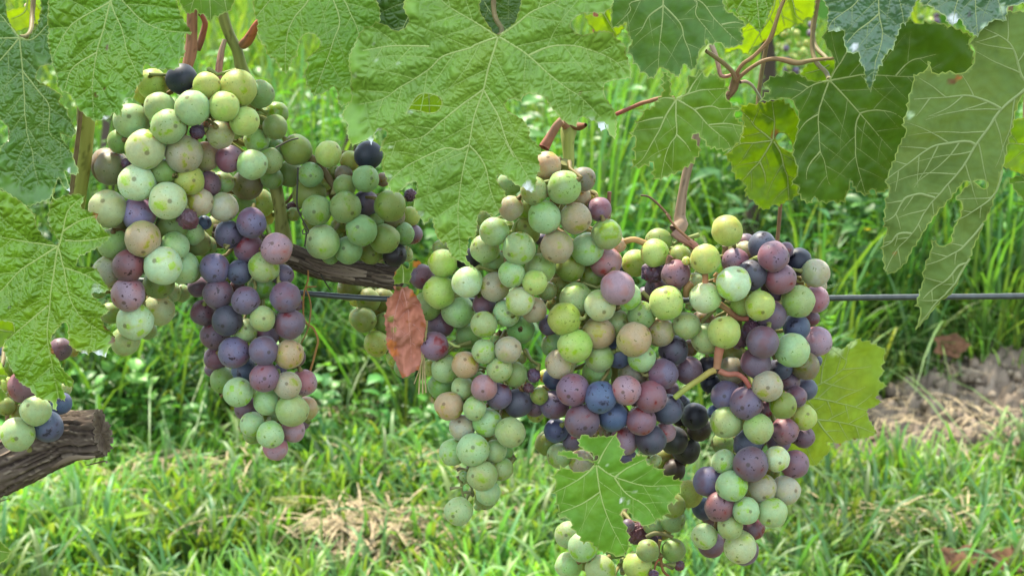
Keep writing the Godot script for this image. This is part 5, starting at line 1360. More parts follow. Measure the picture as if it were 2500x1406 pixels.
	t = vine_leaf("small yellowing leaf stub with an orange edge above the red dead leaf", Vector3(-0.0430, 0.7598, 0.0300), "yellowish", [0.1, -0.05, -0.004, -0.002, 0], "-4.1,2.0 -3.3,4.5 -0.7,7.5 0.1,7.1 2.2,5.9 2.2,8.4 3.9,9.3 6.3,9.3 7.4,8.1 5.5,6.4 3.8,5.1 3.4,3.0 2.5,-0.4 -1.7,-0.3 -3.6,-0.6", [], ["0.0,0.0 0.1,4.2 -0.3,7.1"], "5.5,7.8,2.0,orange;-3.3,4.1,0.8,orange", 0.5, false, false)


func bunches() -> void:
	var t: Node3D
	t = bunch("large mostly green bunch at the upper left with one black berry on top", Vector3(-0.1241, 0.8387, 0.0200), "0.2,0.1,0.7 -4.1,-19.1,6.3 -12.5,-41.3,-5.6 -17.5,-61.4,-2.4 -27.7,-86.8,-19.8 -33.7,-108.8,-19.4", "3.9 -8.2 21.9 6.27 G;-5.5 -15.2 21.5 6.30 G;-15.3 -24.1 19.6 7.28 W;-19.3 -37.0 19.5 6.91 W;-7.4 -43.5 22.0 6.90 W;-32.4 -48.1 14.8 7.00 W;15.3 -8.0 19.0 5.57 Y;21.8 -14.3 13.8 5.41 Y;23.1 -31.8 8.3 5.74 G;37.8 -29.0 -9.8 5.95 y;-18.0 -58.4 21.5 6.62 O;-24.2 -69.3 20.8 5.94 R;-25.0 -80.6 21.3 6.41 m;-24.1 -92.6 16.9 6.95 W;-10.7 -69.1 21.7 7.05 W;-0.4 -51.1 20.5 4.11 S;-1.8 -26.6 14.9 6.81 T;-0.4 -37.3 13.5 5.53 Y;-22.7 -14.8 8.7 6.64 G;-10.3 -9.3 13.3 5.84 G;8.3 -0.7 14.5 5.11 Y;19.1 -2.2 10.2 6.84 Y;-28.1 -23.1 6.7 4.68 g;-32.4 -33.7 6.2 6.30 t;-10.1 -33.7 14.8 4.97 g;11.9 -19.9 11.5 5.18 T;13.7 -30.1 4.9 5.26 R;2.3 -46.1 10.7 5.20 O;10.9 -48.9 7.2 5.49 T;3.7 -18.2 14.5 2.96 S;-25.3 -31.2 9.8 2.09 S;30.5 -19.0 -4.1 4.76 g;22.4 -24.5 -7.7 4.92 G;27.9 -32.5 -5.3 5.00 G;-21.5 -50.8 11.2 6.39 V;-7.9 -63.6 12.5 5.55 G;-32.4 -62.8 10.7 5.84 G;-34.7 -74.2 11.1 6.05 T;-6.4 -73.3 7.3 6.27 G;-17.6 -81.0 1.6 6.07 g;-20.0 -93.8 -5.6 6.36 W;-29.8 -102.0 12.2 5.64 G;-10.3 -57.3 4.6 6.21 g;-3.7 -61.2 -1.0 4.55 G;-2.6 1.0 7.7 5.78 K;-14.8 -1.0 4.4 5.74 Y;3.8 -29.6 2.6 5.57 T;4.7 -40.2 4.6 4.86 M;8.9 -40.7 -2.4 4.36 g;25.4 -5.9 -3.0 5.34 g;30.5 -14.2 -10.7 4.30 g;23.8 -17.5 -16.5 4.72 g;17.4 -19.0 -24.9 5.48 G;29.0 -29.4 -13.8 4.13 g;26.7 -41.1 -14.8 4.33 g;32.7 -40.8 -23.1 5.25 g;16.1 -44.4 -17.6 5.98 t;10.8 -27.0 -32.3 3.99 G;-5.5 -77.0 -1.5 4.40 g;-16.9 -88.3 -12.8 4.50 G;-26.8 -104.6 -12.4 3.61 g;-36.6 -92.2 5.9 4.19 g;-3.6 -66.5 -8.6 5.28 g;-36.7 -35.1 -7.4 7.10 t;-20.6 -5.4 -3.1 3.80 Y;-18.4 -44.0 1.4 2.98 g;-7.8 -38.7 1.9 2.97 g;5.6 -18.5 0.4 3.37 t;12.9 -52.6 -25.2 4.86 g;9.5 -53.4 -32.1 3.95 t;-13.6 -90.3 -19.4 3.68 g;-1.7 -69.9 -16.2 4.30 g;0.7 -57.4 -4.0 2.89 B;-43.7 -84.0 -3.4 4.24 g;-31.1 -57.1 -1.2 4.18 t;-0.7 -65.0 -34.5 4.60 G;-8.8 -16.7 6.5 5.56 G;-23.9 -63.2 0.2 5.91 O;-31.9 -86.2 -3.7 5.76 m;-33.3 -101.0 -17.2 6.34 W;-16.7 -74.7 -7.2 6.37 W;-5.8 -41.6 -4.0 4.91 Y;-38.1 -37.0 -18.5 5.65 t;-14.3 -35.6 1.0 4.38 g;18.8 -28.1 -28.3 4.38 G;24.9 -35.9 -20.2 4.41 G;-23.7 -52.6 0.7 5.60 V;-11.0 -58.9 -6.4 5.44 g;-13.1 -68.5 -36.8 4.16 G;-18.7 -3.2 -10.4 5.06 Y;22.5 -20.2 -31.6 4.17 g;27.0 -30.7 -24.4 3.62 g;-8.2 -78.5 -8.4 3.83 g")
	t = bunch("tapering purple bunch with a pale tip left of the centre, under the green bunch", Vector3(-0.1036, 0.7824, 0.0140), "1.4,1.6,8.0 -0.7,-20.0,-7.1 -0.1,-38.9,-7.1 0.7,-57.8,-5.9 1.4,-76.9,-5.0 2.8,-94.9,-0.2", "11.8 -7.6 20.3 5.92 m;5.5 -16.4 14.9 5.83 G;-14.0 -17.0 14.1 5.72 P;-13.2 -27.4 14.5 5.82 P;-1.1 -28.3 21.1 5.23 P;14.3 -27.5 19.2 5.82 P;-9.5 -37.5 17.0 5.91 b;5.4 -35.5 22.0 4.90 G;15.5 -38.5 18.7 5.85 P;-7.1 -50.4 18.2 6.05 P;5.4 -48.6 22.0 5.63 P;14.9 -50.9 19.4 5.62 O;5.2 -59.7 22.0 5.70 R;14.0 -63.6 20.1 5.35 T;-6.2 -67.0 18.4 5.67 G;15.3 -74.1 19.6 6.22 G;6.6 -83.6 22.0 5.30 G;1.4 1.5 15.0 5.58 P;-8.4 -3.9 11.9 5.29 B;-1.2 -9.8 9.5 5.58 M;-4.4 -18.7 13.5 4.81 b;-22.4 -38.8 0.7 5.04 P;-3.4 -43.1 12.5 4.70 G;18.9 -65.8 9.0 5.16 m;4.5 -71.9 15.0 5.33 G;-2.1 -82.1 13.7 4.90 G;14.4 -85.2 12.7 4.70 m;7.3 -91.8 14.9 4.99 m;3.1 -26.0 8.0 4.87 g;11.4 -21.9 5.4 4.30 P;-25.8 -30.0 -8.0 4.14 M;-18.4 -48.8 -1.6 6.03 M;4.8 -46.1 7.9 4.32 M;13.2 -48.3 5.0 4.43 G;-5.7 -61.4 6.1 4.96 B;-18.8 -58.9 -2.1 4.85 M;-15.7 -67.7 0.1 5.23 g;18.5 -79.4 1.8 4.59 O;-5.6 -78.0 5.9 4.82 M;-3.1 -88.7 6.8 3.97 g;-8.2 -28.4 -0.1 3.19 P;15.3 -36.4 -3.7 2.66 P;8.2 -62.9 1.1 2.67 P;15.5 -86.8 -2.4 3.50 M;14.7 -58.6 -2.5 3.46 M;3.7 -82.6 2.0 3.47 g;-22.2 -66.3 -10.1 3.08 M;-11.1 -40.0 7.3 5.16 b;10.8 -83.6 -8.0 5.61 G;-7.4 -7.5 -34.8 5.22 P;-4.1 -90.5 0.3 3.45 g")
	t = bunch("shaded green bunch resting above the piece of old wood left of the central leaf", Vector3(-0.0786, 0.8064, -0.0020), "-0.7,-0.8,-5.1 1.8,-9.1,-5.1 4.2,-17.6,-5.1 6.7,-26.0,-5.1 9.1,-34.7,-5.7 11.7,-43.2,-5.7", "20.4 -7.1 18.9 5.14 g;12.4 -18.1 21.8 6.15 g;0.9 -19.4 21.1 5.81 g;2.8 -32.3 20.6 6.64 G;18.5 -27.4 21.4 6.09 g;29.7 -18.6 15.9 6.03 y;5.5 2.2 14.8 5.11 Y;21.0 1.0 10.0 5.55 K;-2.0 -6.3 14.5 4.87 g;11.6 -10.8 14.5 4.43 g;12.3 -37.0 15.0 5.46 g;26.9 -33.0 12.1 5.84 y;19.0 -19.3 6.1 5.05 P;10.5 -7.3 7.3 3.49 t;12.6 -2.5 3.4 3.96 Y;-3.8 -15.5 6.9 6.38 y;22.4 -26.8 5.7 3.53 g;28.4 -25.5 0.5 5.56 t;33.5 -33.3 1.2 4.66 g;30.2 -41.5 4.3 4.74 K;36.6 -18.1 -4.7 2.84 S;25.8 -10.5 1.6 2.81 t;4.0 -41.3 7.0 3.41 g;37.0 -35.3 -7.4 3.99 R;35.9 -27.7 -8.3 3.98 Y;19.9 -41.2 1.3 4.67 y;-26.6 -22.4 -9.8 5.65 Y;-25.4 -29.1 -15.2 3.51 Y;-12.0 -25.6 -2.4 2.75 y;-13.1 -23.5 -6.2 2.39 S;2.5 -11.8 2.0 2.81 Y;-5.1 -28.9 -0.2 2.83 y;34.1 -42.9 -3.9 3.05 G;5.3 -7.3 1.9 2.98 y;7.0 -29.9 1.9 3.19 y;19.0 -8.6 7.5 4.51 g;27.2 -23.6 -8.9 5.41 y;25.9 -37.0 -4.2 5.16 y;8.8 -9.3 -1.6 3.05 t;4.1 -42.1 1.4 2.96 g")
	stem_on(t, "peduncle", "-81.7,806.0,6.0 -79.1,803.8,6.0 -75.6,799.7,6.0 -72.2,794.3,6.0", 1.90, 1.30, lin(0.20, 0.14, 0.06), lin(0.13, 0.10, 0.05), t.position)
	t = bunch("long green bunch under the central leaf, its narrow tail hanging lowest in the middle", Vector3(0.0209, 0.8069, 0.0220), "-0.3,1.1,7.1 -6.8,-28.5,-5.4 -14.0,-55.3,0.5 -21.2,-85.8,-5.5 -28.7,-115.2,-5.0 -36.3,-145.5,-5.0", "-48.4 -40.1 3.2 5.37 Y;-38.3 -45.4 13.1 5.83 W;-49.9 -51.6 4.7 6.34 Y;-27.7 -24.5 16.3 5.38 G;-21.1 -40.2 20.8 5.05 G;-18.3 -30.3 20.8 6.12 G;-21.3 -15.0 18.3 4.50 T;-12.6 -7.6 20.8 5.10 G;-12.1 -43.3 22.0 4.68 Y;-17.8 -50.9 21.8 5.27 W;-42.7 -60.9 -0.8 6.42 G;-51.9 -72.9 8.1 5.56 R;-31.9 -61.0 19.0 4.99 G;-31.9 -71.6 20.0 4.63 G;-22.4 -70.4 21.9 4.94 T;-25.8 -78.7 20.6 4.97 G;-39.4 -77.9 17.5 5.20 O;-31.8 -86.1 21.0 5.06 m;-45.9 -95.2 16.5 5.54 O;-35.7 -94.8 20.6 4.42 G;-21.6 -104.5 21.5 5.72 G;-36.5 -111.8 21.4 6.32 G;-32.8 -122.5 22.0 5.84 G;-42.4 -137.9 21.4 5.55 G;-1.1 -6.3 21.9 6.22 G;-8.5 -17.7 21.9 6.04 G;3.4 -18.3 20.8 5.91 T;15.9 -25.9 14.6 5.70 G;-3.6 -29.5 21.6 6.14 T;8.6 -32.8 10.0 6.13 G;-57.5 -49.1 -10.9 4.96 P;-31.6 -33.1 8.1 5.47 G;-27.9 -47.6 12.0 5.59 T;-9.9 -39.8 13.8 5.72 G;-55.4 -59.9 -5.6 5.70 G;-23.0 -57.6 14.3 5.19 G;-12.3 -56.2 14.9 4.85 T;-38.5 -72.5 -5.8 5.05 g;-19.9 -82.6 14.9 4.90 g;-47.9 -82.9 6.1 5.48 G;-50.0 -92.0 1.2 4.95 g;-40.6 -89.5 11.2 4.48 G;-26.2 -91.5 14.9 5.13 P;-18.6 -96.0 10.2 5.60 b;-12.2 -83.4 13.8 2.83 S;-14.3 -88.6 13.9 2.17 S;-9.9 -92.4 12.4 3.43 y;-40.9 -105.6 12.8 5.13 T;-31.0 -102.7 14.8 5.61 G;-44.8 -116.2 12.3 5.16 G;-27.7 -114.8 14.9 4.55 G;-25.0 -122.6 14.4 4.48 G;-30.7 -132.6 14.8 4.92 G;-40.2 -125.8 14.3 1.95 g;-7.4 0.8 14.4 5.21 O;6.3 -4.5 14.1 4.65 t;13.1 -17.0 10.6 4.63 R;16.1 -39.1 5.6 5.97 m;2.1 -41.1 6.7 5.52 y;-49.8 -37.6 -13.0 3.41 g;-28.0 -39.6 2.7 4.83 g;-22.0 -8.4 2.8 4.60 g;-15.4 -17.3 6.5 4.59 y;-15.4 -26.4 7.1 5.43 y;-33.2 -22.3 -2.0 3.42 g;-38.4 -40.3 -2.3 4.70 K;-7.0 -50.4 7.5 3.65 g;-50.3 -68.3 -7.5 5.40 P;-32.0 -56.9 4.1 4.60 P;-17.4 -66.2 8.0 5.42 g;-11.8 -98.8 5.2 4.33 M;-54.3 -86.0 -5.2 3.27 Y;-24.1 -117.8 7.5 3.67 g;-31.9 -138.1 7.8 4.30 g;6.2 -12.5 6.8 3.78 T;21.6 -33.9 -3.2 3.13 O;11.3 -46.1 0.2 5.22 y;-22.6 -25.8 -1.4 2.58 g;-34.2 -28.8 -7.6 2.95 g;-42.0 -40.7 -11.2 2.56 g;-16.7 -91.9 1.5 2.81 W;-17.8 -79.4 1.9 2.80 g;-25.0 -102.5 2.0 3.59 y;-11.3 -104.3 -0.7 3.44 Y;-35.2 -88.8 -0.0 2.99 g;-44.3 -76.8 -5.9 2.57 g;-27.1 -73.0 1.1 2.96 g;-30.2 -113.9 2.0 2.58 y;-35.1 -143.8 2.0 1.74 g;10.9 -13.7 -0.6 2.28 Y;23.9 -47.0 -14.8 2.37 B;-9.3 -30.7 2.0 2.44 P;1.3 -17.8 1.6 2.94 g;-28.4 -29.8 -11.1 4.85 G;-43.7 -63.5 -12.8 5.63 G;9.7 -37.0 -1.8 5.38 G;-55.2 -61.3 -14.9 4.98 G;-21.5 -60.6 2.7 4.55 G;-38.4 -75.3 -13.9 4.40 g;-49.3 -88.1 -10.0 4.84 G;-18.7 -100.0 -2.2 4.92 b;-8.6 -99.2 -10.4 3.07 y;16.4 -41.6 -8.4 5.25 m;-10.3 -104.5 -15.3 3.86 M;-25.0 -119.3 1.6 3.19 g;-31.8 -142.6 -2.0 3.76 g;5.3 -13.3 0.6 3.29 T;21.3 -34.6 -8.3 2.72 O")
	stem_on(t, "side_stem", "-18.3,683.6,34.0 -20.5,677.3,34.0 -20.3,673.6,34.0 -19.5,670.4,34.0", 0.60, 0.50, lin(0.22, 0.24, 0.08), lin(0.18, 0.19, 0.07), t.position)
	stem_on(t, "side_stem", "-20.3,676.3,34.0 -18.6,677.7,34.0 -16.9,676.3,34.0 -15.6,672.7,34.0", 0.50, 0.40, lin(0.22, 0.26, 0.08), lin(0.10, 0.10, 0.04), t.position)
	stem_on(t, "side_stem", "-20.4,677.6,36.0 -21.4,679.8,36.0 -22.1,681.0,36.0", 0.45, 0.60, lin(0.22, 0.24, 0.08), lin(0.10, 0.08, 0.04), t.position)
	stem_on(t, "side_stem", "-20.2,676.2,36.0 -22.8,676.1,36.0 -25.1,675.7,36.0", 0.35, 0.70, lin(0.26, 0.28, 0.10), lin(0.12, 0.10, 0.05), t.position)
	stem_on(t, "side_stem", "-20.3,673.2,34.0 -17.7,673.2,34.0 -15.6,671.8,34.0", 0.50, 0.70, lin(0.20, 0.20, 0.08), lin(0.08, 0.07, 0.03), t.position)
	stem_on(t, "side_stem", "-18.5,683.1,34.0 -21.1,683.6,34.0 -22.3,682.9,34.0", 0.40, 0.70, lin(0.20, 0.18, 0.08), lin(0.09, 0.07, 0.04), t.position)
	stem_on(t, "side_stem", "-25.2,737.1,34.0 -22.7,735.3,34.0 -20.6,734.9,34.0", 0.50, 0.50, lin(0.28, 0.33, 0.10), lin(0.26, 0.30, 0.09), t.position)
	stem_on(t, "peduncle", "12.9,813.3,22.0 14.7,816.0,22.0 17.4,821.0,22.0 19.5,823.1,22.0", 1.90, 1.60, lin(0.24, 0.09, 0.06), lin(0.30, 0.17, 0.11), t.position)
	stem_on(t, "side_stem", "44.6,775.8,26.0 48.3,776.6,26.0 52.9,774.9,26.0", 1.15, 1.25, lin(0.36, 0.20, 0.07), lin(0.38, 0.24, 0.09), t.position)
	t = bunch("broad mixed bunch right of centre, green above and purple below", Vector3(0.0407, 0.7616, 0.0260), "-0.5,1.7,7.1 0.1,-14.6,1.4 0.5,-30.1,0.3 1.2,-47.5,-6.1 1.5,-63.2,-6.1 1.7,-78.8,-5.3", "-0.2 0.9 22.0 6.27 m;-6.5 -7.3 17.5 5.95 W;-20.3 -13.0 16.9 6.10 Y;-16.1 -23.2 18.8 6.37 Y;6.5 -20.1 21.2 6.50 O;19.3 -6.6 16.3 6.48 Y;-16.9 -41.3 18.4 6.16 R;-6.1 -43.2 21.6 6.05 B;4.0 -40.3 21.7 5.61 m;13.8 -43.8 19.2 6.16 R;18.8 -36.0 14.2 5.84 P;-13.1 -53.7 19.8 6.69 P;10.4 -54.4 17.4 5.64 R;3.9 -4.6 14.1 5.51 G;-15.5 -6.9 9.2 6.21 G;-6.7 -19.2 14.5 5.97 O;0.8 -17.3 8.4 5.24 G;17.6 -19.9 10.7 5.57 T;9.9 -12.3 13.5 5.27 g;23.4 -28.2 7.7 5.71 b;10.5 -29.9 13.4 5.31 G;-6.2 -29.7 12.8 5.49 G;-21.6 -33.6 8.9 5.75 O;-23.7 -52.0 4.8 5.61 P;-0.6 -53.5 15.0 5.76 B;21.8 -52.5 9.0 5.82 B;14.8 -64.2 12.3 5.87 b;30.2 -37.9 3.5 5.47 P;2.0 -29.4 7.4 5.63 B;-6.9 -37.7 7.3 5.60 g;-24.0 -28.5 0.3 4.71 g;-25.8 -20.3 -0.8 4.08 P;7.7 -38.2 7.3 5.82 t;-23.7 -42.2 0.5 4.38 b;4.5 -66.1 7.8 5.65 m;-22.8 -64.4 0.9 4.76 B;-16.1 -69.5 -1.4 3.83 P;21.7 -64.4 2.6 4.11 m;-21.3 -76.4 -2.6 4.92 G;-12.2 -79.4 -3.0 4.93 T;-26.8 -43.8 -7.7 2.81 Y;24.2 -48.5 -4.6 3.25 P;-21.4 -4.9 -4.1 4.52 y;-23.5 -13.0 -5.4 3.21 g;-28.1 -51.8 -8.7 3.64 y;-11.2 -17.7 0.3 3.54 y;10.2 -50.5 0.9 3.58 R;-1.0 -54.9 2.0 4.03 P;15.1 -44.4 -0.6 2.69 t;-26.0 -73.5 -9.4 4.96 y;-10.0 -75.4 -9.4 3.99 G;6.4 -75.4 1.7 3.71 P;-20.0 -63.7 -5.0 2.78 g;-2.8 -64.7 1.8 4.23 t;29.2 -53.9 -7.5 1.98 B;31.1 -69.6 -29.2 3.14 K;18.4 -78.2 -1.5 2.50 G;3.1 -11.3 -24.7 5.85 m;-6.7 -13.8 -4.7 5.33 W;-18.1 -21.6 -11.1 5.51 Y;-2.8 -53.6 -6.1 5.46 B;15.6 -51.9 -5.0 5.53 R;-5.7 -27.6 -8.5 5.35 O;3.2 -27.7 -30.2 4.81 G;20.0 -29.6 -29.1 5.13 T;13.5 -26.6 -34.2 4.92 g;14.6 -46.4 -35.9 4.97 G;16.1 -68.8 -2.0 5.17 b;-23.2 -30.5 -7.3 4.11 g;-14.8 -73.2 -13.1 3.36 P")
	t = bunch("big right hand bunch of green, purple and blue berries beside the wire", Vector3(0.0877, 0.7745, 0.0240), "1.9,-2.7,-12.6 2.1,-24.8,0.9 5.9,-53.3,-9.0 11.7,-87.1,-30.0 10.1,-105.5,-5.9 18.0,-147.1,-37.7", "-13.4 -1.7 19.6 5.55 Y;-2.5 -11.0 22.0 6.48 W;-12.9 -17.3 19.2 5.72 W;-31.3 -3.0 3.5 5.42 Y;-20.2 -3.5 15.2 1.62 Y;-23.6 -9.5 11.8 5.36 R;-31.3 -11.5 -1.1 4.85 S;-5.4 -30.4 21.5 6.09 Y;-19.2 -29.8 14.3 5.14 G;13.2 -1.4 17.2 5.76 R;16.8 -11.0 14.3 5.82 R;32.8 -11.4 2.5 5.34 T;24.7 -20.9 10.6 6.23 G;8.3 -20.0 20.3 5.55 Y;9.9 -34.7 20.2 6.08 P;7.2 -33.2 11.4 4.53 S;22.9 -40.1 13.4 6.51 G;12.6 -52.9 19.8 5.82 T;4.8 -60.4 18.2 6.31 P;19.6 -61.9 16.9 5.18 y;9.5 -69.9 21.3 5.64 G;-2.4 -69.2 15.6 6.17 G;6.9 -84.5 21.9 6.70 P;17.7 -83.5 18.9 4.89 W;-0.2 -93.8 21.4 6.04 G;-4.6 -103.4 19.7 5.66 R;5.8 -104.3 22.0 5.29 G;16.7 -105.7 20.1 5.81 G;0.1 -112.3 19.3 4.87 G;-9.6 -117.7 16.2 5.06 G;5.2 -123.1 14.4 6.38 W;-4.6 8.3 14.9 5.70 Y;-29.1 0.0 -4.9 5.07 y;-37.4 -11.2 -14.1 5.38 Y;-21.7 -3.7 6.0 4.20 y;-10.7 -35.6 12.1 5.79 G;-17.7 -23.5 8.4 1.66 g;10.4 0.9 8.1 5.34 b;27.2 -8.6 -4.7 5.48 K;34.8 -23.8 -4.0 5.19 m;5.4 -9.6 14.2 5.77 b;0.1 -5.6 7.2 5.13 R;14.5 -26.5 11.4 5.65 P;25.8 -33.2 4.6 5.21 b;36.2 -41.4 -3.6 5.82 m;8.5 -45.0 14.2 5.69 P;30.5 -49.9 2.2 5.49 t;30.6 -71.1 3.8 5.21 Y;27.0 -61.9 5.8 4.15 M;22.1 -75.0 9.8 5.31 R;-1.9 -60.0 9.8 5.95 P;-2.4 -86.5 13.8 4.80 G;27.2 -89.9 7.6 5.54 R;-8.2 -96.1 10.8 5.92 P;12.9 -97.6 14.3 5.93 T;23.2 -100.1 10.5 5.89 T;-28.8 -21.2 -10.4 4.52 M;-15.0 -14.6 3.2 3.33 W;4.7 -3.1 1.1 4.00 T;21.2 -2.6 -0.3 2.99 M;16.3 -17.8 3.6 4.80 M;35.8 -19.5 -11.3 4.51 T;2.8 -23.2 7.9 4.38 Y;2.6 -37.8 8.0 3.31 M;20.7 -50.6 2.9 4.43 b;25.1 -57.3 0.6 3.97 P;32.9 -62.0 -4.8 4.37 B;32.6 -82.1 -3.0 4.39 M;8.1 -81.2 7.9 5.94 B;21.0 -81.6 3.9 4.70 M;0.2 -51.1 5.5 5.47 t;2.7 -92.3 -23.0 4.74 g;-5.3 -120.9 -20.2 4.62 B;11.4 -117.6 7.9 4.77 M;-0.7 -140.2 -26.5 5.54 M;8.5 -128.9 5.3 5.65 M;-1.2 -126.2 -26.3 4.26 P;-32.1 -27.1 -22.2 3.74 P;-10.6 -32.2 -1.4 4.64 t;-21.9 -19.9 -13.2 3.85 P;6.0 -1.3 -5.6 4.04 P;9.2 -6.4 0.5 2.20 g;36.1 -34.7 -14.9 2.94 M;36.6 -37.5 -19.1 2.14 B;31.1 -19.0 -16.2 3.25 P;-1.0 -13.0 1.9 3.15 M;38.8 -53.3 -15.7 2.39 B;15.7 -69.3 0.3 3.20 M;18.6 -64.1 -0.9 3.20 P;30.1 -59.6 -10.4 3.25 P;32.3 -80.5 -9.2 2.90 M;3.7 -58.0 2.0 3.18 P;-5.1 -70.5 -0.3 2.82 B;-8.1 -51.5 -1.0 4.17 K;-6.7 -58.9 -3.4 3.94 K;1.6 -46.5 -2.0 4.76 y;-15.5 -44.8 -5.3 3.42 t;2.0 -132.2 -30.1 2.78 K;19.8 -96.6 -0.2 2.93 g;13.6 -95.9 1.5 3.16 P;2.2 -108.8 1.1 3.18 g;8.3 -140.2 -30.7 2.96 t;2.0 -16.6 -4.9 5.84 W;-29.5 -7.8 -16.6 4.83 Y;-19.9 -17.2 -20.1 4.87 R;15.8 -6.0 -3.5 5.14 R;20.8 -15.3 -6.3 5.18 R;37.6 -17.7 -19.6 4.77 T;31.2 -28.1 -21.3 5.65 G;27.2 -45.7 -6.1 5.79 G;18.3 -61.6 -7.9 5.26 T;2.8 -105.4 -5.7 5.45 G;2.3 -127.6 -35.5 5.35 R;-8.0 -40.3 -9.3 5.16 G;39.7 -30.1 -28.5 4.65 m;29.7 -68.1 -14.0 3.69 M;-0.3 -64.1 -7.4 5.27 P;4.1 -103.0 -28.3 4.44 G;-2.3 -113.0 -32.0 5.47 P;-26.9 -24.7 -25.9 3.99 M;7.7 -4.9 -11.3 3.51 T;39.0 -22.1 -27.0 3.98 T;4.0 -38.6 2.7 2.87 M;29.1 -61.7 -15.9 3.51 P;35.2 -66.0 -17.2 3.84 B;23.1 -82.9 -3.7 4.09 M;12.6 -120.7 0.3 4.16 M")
	stem_on(t, "peduncle", "81.6,739.6,44.0 80.7,735.4,44.0 80.1,729.0,44.0", 2.20, 1.30, lin(0.30, 0.11, 0.07), lin(0.30, 0.16, 0.08), t.position)
	stem_on(t, "side_stem", "79.7,728.3,44.0 77.5,727.5,44.0 74.3,725.1,44.0 69.5,721.7,44.0 63.9,716.9,44.0", 1.35, 1.10, lin(0.30, 0.22, 0.06), lin(0.25, 0.30, 0.06), t.position)
	stem_on(t, "side_stem", "80.8,728.1,44.0 84.5,726.6,44.0 88.2,726.6,44.0 91.2,724.5,44.0 93.3,721.3,44.0", 1.20, 1.00, lin(0.27, 0.11, 0.07), lin(0.27, 0.075, 0.055), t.position)
	stem_on(t, "side_stem", "81.7,752.7,36.0 84.6,750.6,36.0 88.9,747.2,36.0 93.0,747.0,36.0", 1.30, 1.00, lin(0.24, 0.16, 0.07), lin(0.27, 0.085, 0.06), t.position)
	stem_on(t, "side_stem", "70.1,761.6,36.0 68.3,759.1,36.0 68.4,755.7,36.0", 1.70, 1.20, lin(0.33, 0.19, 0.08), lin(0.28, 0.17, 0.06), t.position)
	stem_on(t, "side_stem", "74.6,767.2,42.0 74.8,765.2,42.0 74.8,762.2,42.0", 1.00, 1.30, lin(0.20, 0.12, 0.05), lin(0.38, 0.16, 0.08), t.position)
	stem_on(t, "side_stem", "78.9,765.5,38.0 80.0,764.2,38.0 79.4,762.1,38.0", 1.00, 1.20, lin(0.24, 0.14, 0.06), lin(0.30, 0.16, 0.07), t.position)
	stem_on(t, "side_stem", "84.1,774.5,28.0 84.1,772.8,28.0 83.4,769.9,28.0", 1.30, 0.90, lin(0.13, 0.09, 0.05), lin(0.22, 0.15, 0.06), t.position)
	stem_on(t, "side_stem", "61.8,772.1,36.0 61.1,770.9,36.0 60.7,769.2,36.0", 1.20, 0.90, lin(0.12, 0.06, 0.04), lin(0.16, 0.09, 0.05), t.position)
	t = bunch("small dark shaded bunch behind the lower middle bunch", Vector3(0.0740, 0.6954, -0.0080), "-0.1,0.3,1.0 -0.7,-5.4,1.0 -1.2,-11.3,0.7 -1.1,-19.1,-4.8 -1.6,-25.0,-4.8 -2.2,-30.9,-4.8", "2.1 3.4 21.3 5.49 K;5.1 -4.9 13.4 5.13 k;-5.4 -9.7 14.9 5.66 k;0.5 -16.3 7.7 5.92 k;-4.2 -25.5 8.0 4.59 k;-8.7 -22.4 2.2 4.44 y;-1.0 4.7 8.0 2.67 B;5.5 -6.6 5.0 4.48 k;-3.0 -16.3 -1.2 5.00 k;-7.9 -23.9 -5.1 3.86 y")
	t = bunch("pale green bunch at the bottom edge below the toothed leaf", Vector3(0.0471, 0.6671, 0.0060), "1.4,-7.1,-18.0 1.6,-15.7,-18.0 0.6,-18.3,-3.4 0.9,-27.5,-5.1 1.0,-36.1,-5.1 0.2,-39.0,7.5", "19.8 -4.3 16.4 5.02 y;9.4 -22.7 20.6 4.65 g;20.6 -24.4 16.3 4.74 g;-17.5 -22.0 18.5 5.91 G;-10.1 -31.2 20.9 5.96 G;23.4 -31.9 14.9 2.30 S;12.3 -33.7 19.8 2.17 S;27.5 -3.6 5.4 5.77 Y;20.7 -13.4 9.4 5.26 g;13.1 -16.6 6.7 4.63 g;6.6 -22.4 3.6 4.77 S;6.0 -32.1 14.5 5.91 Y;-23.3 -20.8 8.5 5.50 G;-22.9 -34.7 8.6 5.53 G;14.1 -25.6 1.0 3.23 S;2.0 -16.9 7.9 2.75 P;17.9 -24.4 -3.8 3.93 y;-2.6 -29.1 1.9 5.02 g;-14.6 -37.5 -0.8 3.93 g;22.0 -11.0 0.4 4.44 y")
	stem_on(t, "side_stem", "62.1,647.2,22.0 61.4,643.7,22.0 62.3,639.6,22.0 63.8,633.1,22.0 67.2,630.1,22.0", 0.80, 0.50, lin(0.18, 0.13, 0.05), lin(0.20, 0.07, 0.03), t.position)
	stem_on(t, "side_stem", "62.3,639.3,22.0 63.6,640.2,22.0 65.3,640.7,22.0", 0.90, 0.50, lin(0.34, 0.08, 0.04), lin(0.28, 0.08, 0.04), t.position)
	stem_on(t, "side_stem", "62.3,639.0,22.0 60.5,636.6,22.0 59.9,631.9,22.0", 0.50, 0.40, lin(0.34, 0.10, 0.05), lin(0.12, 0.09, 0.05), t.position)
	stem_on(t, "side_stem", "63.2,636.6,22.0 66.0,634.9,22.0 67.9,634.0,22.0", 0.40, 0.50, lin(0.20, 0.14, 0.06), lin(0.08, 0.07, 0.04), t.position)
	stem_on(t, "side_stem", "56.6,647.5,20.0 59.8,649.3,20.0 64.7,648.7,20.0 67.5,647.5,20.0", 1.00, 0.90, lin(0.10, 0.10, 0.04), lin(0.16, 0.14, 0.05), t.position)
